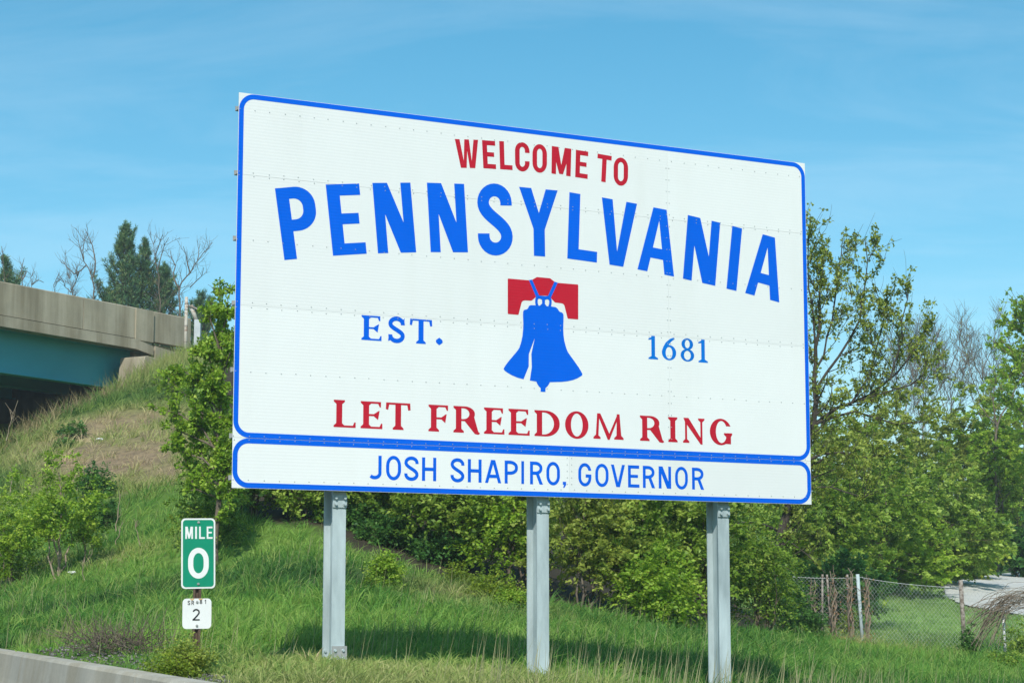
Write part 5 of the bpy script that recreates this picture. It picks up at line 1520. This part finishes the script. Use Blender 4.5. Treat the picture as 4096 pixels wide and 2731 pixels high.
# ------------------------------------------------------------------ dry stalks, brush, pebbles, litter
def stalk(px, py, Y, top, lean, lab, seed, r=0.011, n=3):
    r_ = np.random.default_rng(seed)
    b = at(px, py, Y); b.z = tz(b.x, b.y); h = at(px, top, Y).z - b.z
    root = empty("dry_stalk", tuple(b)); tag(root, lab, "dead plant", "dry stalks on the left bank")
    tb = Tubes()
    zz = np.linspace(-0.05, h, 9)
    main = np.stack([lean * (zz / h) ** 1.3 + r_.normal(0, 0.012, 9), r_.normal(0, 0.012, 9), zz], -1)
    tb.add(main, np.linspace(r, r * 0.4, 9), 4)
    for k in range(n):
        i = int(r_.integers(4, 8)); d = np.array((r_.normal(0, 0.5), r_.normal(0, 0.3), 1.0))
        tb.add([main[i], main[i] + d * h * 0.10, main[i] + d * h * 0.2 + (r_.normal(0, 0.03), 0, 0.02)], [r * 0.5, r * 0.4, r * 0.25], 3)
    tb.build("stem", M_STRAW, root)
stalk(462, 2105, 39.5, 1975, 0.08, "pale dead stalk highest on the middle of the left bank", 1, 0.015)
stalk(462, 2170, 38.0, 2080, 0.12, "leaning dead stalk just below the highest one", 2, 0.012)
stalk(562, 2195, 37.0, 2075, -0.12, "forked dead stalk left of the mile marker's top", 3, 0.012, 5)
stalk(333, 2345, 35.0, 2240, -0.02, "thin upright dead stalk alone in the lower left grass", 4, 0.010, 1)
stalk(690, 2610, 20.5, 2545, 0.02, "short thin dead stalk just left of the mile marker post", 5, 0.005, 2)
stalk(880, 2090, 37.0, 1990, 0.0, "dead stem beside the young tree's foot", 6, 0.012, 3)
stalk(40, 1960, 47.0, 1860, 0.10, "bare dead weed at the left edge under the bridge shadow", 7, 0.014, 5)
stalk(20, 1780, 54.5, 1600, 0.30, "leaning bare sapling against the dark underside at the left edge", 8, 0.014, 7)
stalk(480, 1565, 62.0, 1430, 0.35, "tall leaning dry stem against the teal girder", 9, 0.012, 2)

b = at(470, 2640, 20.0); b.z = tz(b.x, b.y)
brush = empty("dead_brush", tuple(b)); tag(brush, "grey heap of dead brush behind the barrier left of the mile marker", "dead plant")
tb = Tubes()
for k in range(260):
    p = wander((rng.normal(0, 0.26), rng.normal(0, 0.16), rng.uniform(0, 0.16)), (rng.normal(0, 0.8), rng.normal(0, 0.6), rng.uniform(0.2, 1.1)), rng.uniform(0.12, 0.42), 4, 0.22)
    tb.add(p, np.linspace(0.0045, 0.002, 5), 3)
tb.build("twigs", M_BARK, brush)

n = 1000                                                # gravel washed up behind the barrier
gs = rng.uniform(0.05, 0.9, n) ** 1.2; gt = rng.uniform(2.2, 9.0, n)
px_, py_ = B0[0] + BS[0] * (gs + 0.2) + BD[0] * gt, B0[1] + BS[1] * (gs + 0.2) + BD[1] * gt
pz = terr(px_, py_)
cube = np.array([(-1, -1, -1), (1, -1, -1), (1, 1, -1), (-1, 1, -1), (-.7, -.7, 1), (.7, -.7, 1), (.7, .7, 1), (-.7, .7, 1)]) * 0.5
cf = np.array([(0, 3, 2, 1), (4, 5, 6, 7), (0, 1, 5, 4), (1, 2, 6, 5), (2, 3, 7, 6), (3, 0, 4, 7)])
sz = rng.uniform(0.008, 0.028, (n, 1, 3)) * np.array((1, 1, 0.7))
V = cube[None] * sz + rng.normal(0, 0.002, (n, 8, 3)) + np.stack([px_, py_, pz + 0.012], -1)[:, None, :]
F = (cf[None] + (np.arange(n) * 8)[:, None, None]).reshape(-1, 4)
gv = obj_np("gravel", V.reshape(-1, 3), F, M_GRAVEL, attrs={"tint": np.repeat(rng.uniform(0, 1, n), 8)})
tag(gv, kind="stuff")

n = 700                                                 # fallen leaves at the fence corner
f_ = rng.uniform(0, 1, n); q = np.array(pl_)[None] * (0.45 * (1 - f_))[:, None] + np.array(corner)[None] * (0.55 + 0.45 * f_)[:, None]
lx, ly = q[:, 0] + rng.normal(0, 0.18, n), q[:, 1] - 0.25 + rng.normal(0, 0.25, n)
c = np.stack([lx, ly, terr(lx, ly) + rng.uniform(0.01, 0.14, n)], -1)
me = leaf_mesh("leaf_litter", c, rng.normal(0, 1, (n, 3)) * (1, 1, 0.3), rng.uniform(0.06, 0.11, n), rng.uniform(0.04, 0.07, n), rng.uniform(0, 1, n), M_LITTER)
tag(link(bpy.data.objects.new("leaf_litter", me)), kind="stuff")

def paper(px, py, Y, sz_, lab, seed):
    r_ = np.random.default_rng(seed)
    b = at(px, py, Y); b.z = tz(b.x, b.y) + 0.05
    import bmesh
    bm = bmesh.new(); bmesh.ops.create_icosphere(bm, subdivisions=2, radius=sz_)
    for v in bm.verts: v.co = Vector((v.co.x * 1.6, v.co.y, v.co.z * 0.6)) * float(r_.uniform(0.7, 1.25))
    me = bpy.data.meshes.new("litter_paper"); bm.to_mesh(me); bm.free(); me.materials.append(M_PAPER)
    o = link(bpy.data.objects.new("litter_paper", me)); o.location = b
    tag(o, lab, "litter")
paper(397, 1808, 50.5, 0.06, "white scrap of litter on the bare patch of the bank", 1)
paper(290, 2205, 36.3, 0.05, "small pale scrap at the foot of the multi-stemmed shrub", 2)

# ------------------------------------------------------------------ grass
def blades(name, x, y, az, ln, hgt, wid, jit, col=None, z=None):
    """bent three-triangle blades rooted on the terrain"""
    n = len(x)
    z = terr(x, y) - 0.01 if z is None else z
    d = np.stack([np.cos(az) * ln + 0.16, np.sin(az) * ln, np.ones(n)], -1)
    d = norm(d)
    h = hgt
    sd = norm(np.cross(d, np.stack([rng.normal(0, 1, n), rng.normal(0, 1, n), np.full(n, 0.1)], -1)))
    B_ = np.stack([x, y, z], -1)
    droop = np.stack([np.cos(az), np.sin(az), -0.9 * np.ones(n)], -1) * (ln * 0.34)[:, None]
    m1 = B_ + d * (h * 0.5)[:, None]; tip = B_ + (d + droop) * h[:, None]
    w2 = (wid * rng.uniform(0.7, 1.3, n))[:, None] * 0.5
    V = np.stack([B_ - sd * w2, B_ + sd * w2, m1 + sd * w2 * 0.8, m1 - sd * w2 * 0.8, tip], 1)
    F = np.array([(0, 1, 2), (0, 2, 3), (3, 2, 4)])[None] + (np.arange(n) * 5)[:, None, None]
    c = growth_color(x, y, jit) if col is None else col
    c = np.concatenate([c, np.ones((n, 1))], 1)
    return obj_np(name, V.reshape(-1, 3), F.reshape(-1, 3), M_BLADE, attrs={"col": np.repeat(c, 5, 0)})

def scatter(n, y0, y1, power=1.6, margin=1.12):
    """random places in the part of the verge and bank in view, thinner with distance"""
    u = rng.uniform(0, 1, n)
    e = 2 - power                              # density per area ~ Y^-power, strip width ~ Y
    yy = (y0 ** e + (y1 ** e - y0 ** e) * u) ** (1 / e)
    xx = yy * 0.2559 * margin * rng.uniform(-1, 1, n)
    s_, t_ = st(xx, yy)
    lx = (xx - BR0.x) * BRX[0] + (yy - BR0.y) * BRX[1]; ly = (xx - BR0.x) * BRY[0] + (yy - BR0.y) * BRY[1]
    ok = (s_ > 0.18) & ~inside(xx, yy, dpoly) & ~((ly > 0.6) & (lx < 14))
    bare_ = (s_ < 0.95) & (t_ > 2.4) & (t_ < 8.6) & (rng.uniform(0, 1, n) < 0.8)
    ok &= ~bare_ & (shade_bed(xx, yy) < 0.5)
    return xx[ok], yy[ok]
def tussocks(name, n, y0, y1, per, power=1.6):
    cx, cy = scatter(n, y0, y1, power)
    d = dryness(cx, cy)
    kp = rng.uniform(0, 1, len(cx)) > np.where(d > 0.6, 0.55, 0.0)
    cx, cy, d = cx[kp], cy[kp], d[kp]
    m = len(cx)
    lw = lawn(cx, cy); s_, t_ = st(cx, cy)
    H = np.where(lw > 0, 0.07, 0.215) * np.where(d > 0.6, 0.75, 1.0) * np.where(cy < 20.9, 0.5, 1.0) * (1 + 0.7 * np.clip((cy - 34) / 22, 0, 1)) * np.where(s_ < 1.2, 0.7, 1.0)
    H = H * np.exp(rng.normal(0, 0.30, m)) * (0.55 + 0.95 * fbm(cx, cy, 0.75, 41))
    rad = np.where(lw > 0, 0.10, 0.075) * np.exp(rng.normal(0, 0.3, m)) * (1 + 0.02 * (cy - 18))
    jt = rng.normal(0, 0.55, m)
    rep = lambda a: np.repeat(a, per)
    az = rng.uniform(0, 2 * np.pi, m * per); r_ = np.sqrt(rng.uniform(0, 1, m * per))
    x = rep(cx) + np.cos(az) * r_ * rep(rad); y = rep(cy) + np.sin(az) * r_ * rep(rad)
    ln = 0.12 + r_ * rng.uniform(0.3, 1.0, m * per)
    wid = np.where(rep(lw) > 0, 0.006, 0.0068) + 0.00013 * y
    o = blades(name, x, y, az + rng.normal(0, 0.4, m * per), ln, rep(H) * rng.uniform(0.55, 1.2, m * per), wid, rep(jt) + rng.normal(0, 0.25, m * per))
    return tag(o, kind="stuff")
tussocks("grass", 27000, 13.5, 70, 13)
# seeding stems standing above the rest
x, y = scatter(4200, 14.5, 46, 1.5)
kp = (fbm(x, y, 0.45, 77) > 0.50) & (lawn(x, y) < 0.5)
x, y = x[kp], y[kp]; n = len(x)
g2 = blades("seeding_grass", x, y, rng.uniform(0, 6.28, n), rng.uniform(0, 0.16, n), rng.uniform(0.28, 0.52, n), np.full(n, 0.006), None,
            col=np.array((0.40, 0.38, 0.20)) * rng.uniform(0.7, 1.15, (n, 1)))
tag(g2, kind="stuff")
# tall rank grass against the bridge end, and dry grass fringing the bank's crest
c = at(715, 1470, 65)
x = c.x + rng.normal(0, 1.4, 5200); y = c.y + rng.normal(0, 1.6, 5200)
ly = (x - BR0.x) * BRY[0] + (y - BR0.y) * BRY[1]
kp = (ly < -0.35); x, y = x[kp], y[kp]; n = len(x)
g3 = blades("rank_grass", x, y, rng.uniform(0, 6.28, n), rng.uniform(0.05, 0.6, n), rng.uniform(0.4, 0.95, n), np.full(n, 0.015), rng.normal(0.5, 0.5, n))
tag(g3, kind="stuff")
n = 1900
f_ = rng.uniform(0, 1, n); a = at(20, 1795, 55); b = at(560, 1525, 64.2)
x = a.x + (b.x - a.x) * f_ + rng.normal(0, 0.35, n); y = a.y + (b.y - a.y) * f_ + rng.normal(0, 0.7, n)
g4 = blades("dry_fringe_grass", x, y, rng.uniform(0, 6.28, n), rng.uniform(0.05, 0.7, n), rng.uniform(0.25, 0.85, n) * (0.3 + 1.2 * vnoise(x, y, 1.1, 9)), np.full(n, 0.013), None,
            col=np.array((0.36, 0.30, 0.15)) * rng.uniform(0.5, 1.2, (n, 1)))
tag(g4, kind="stuff")
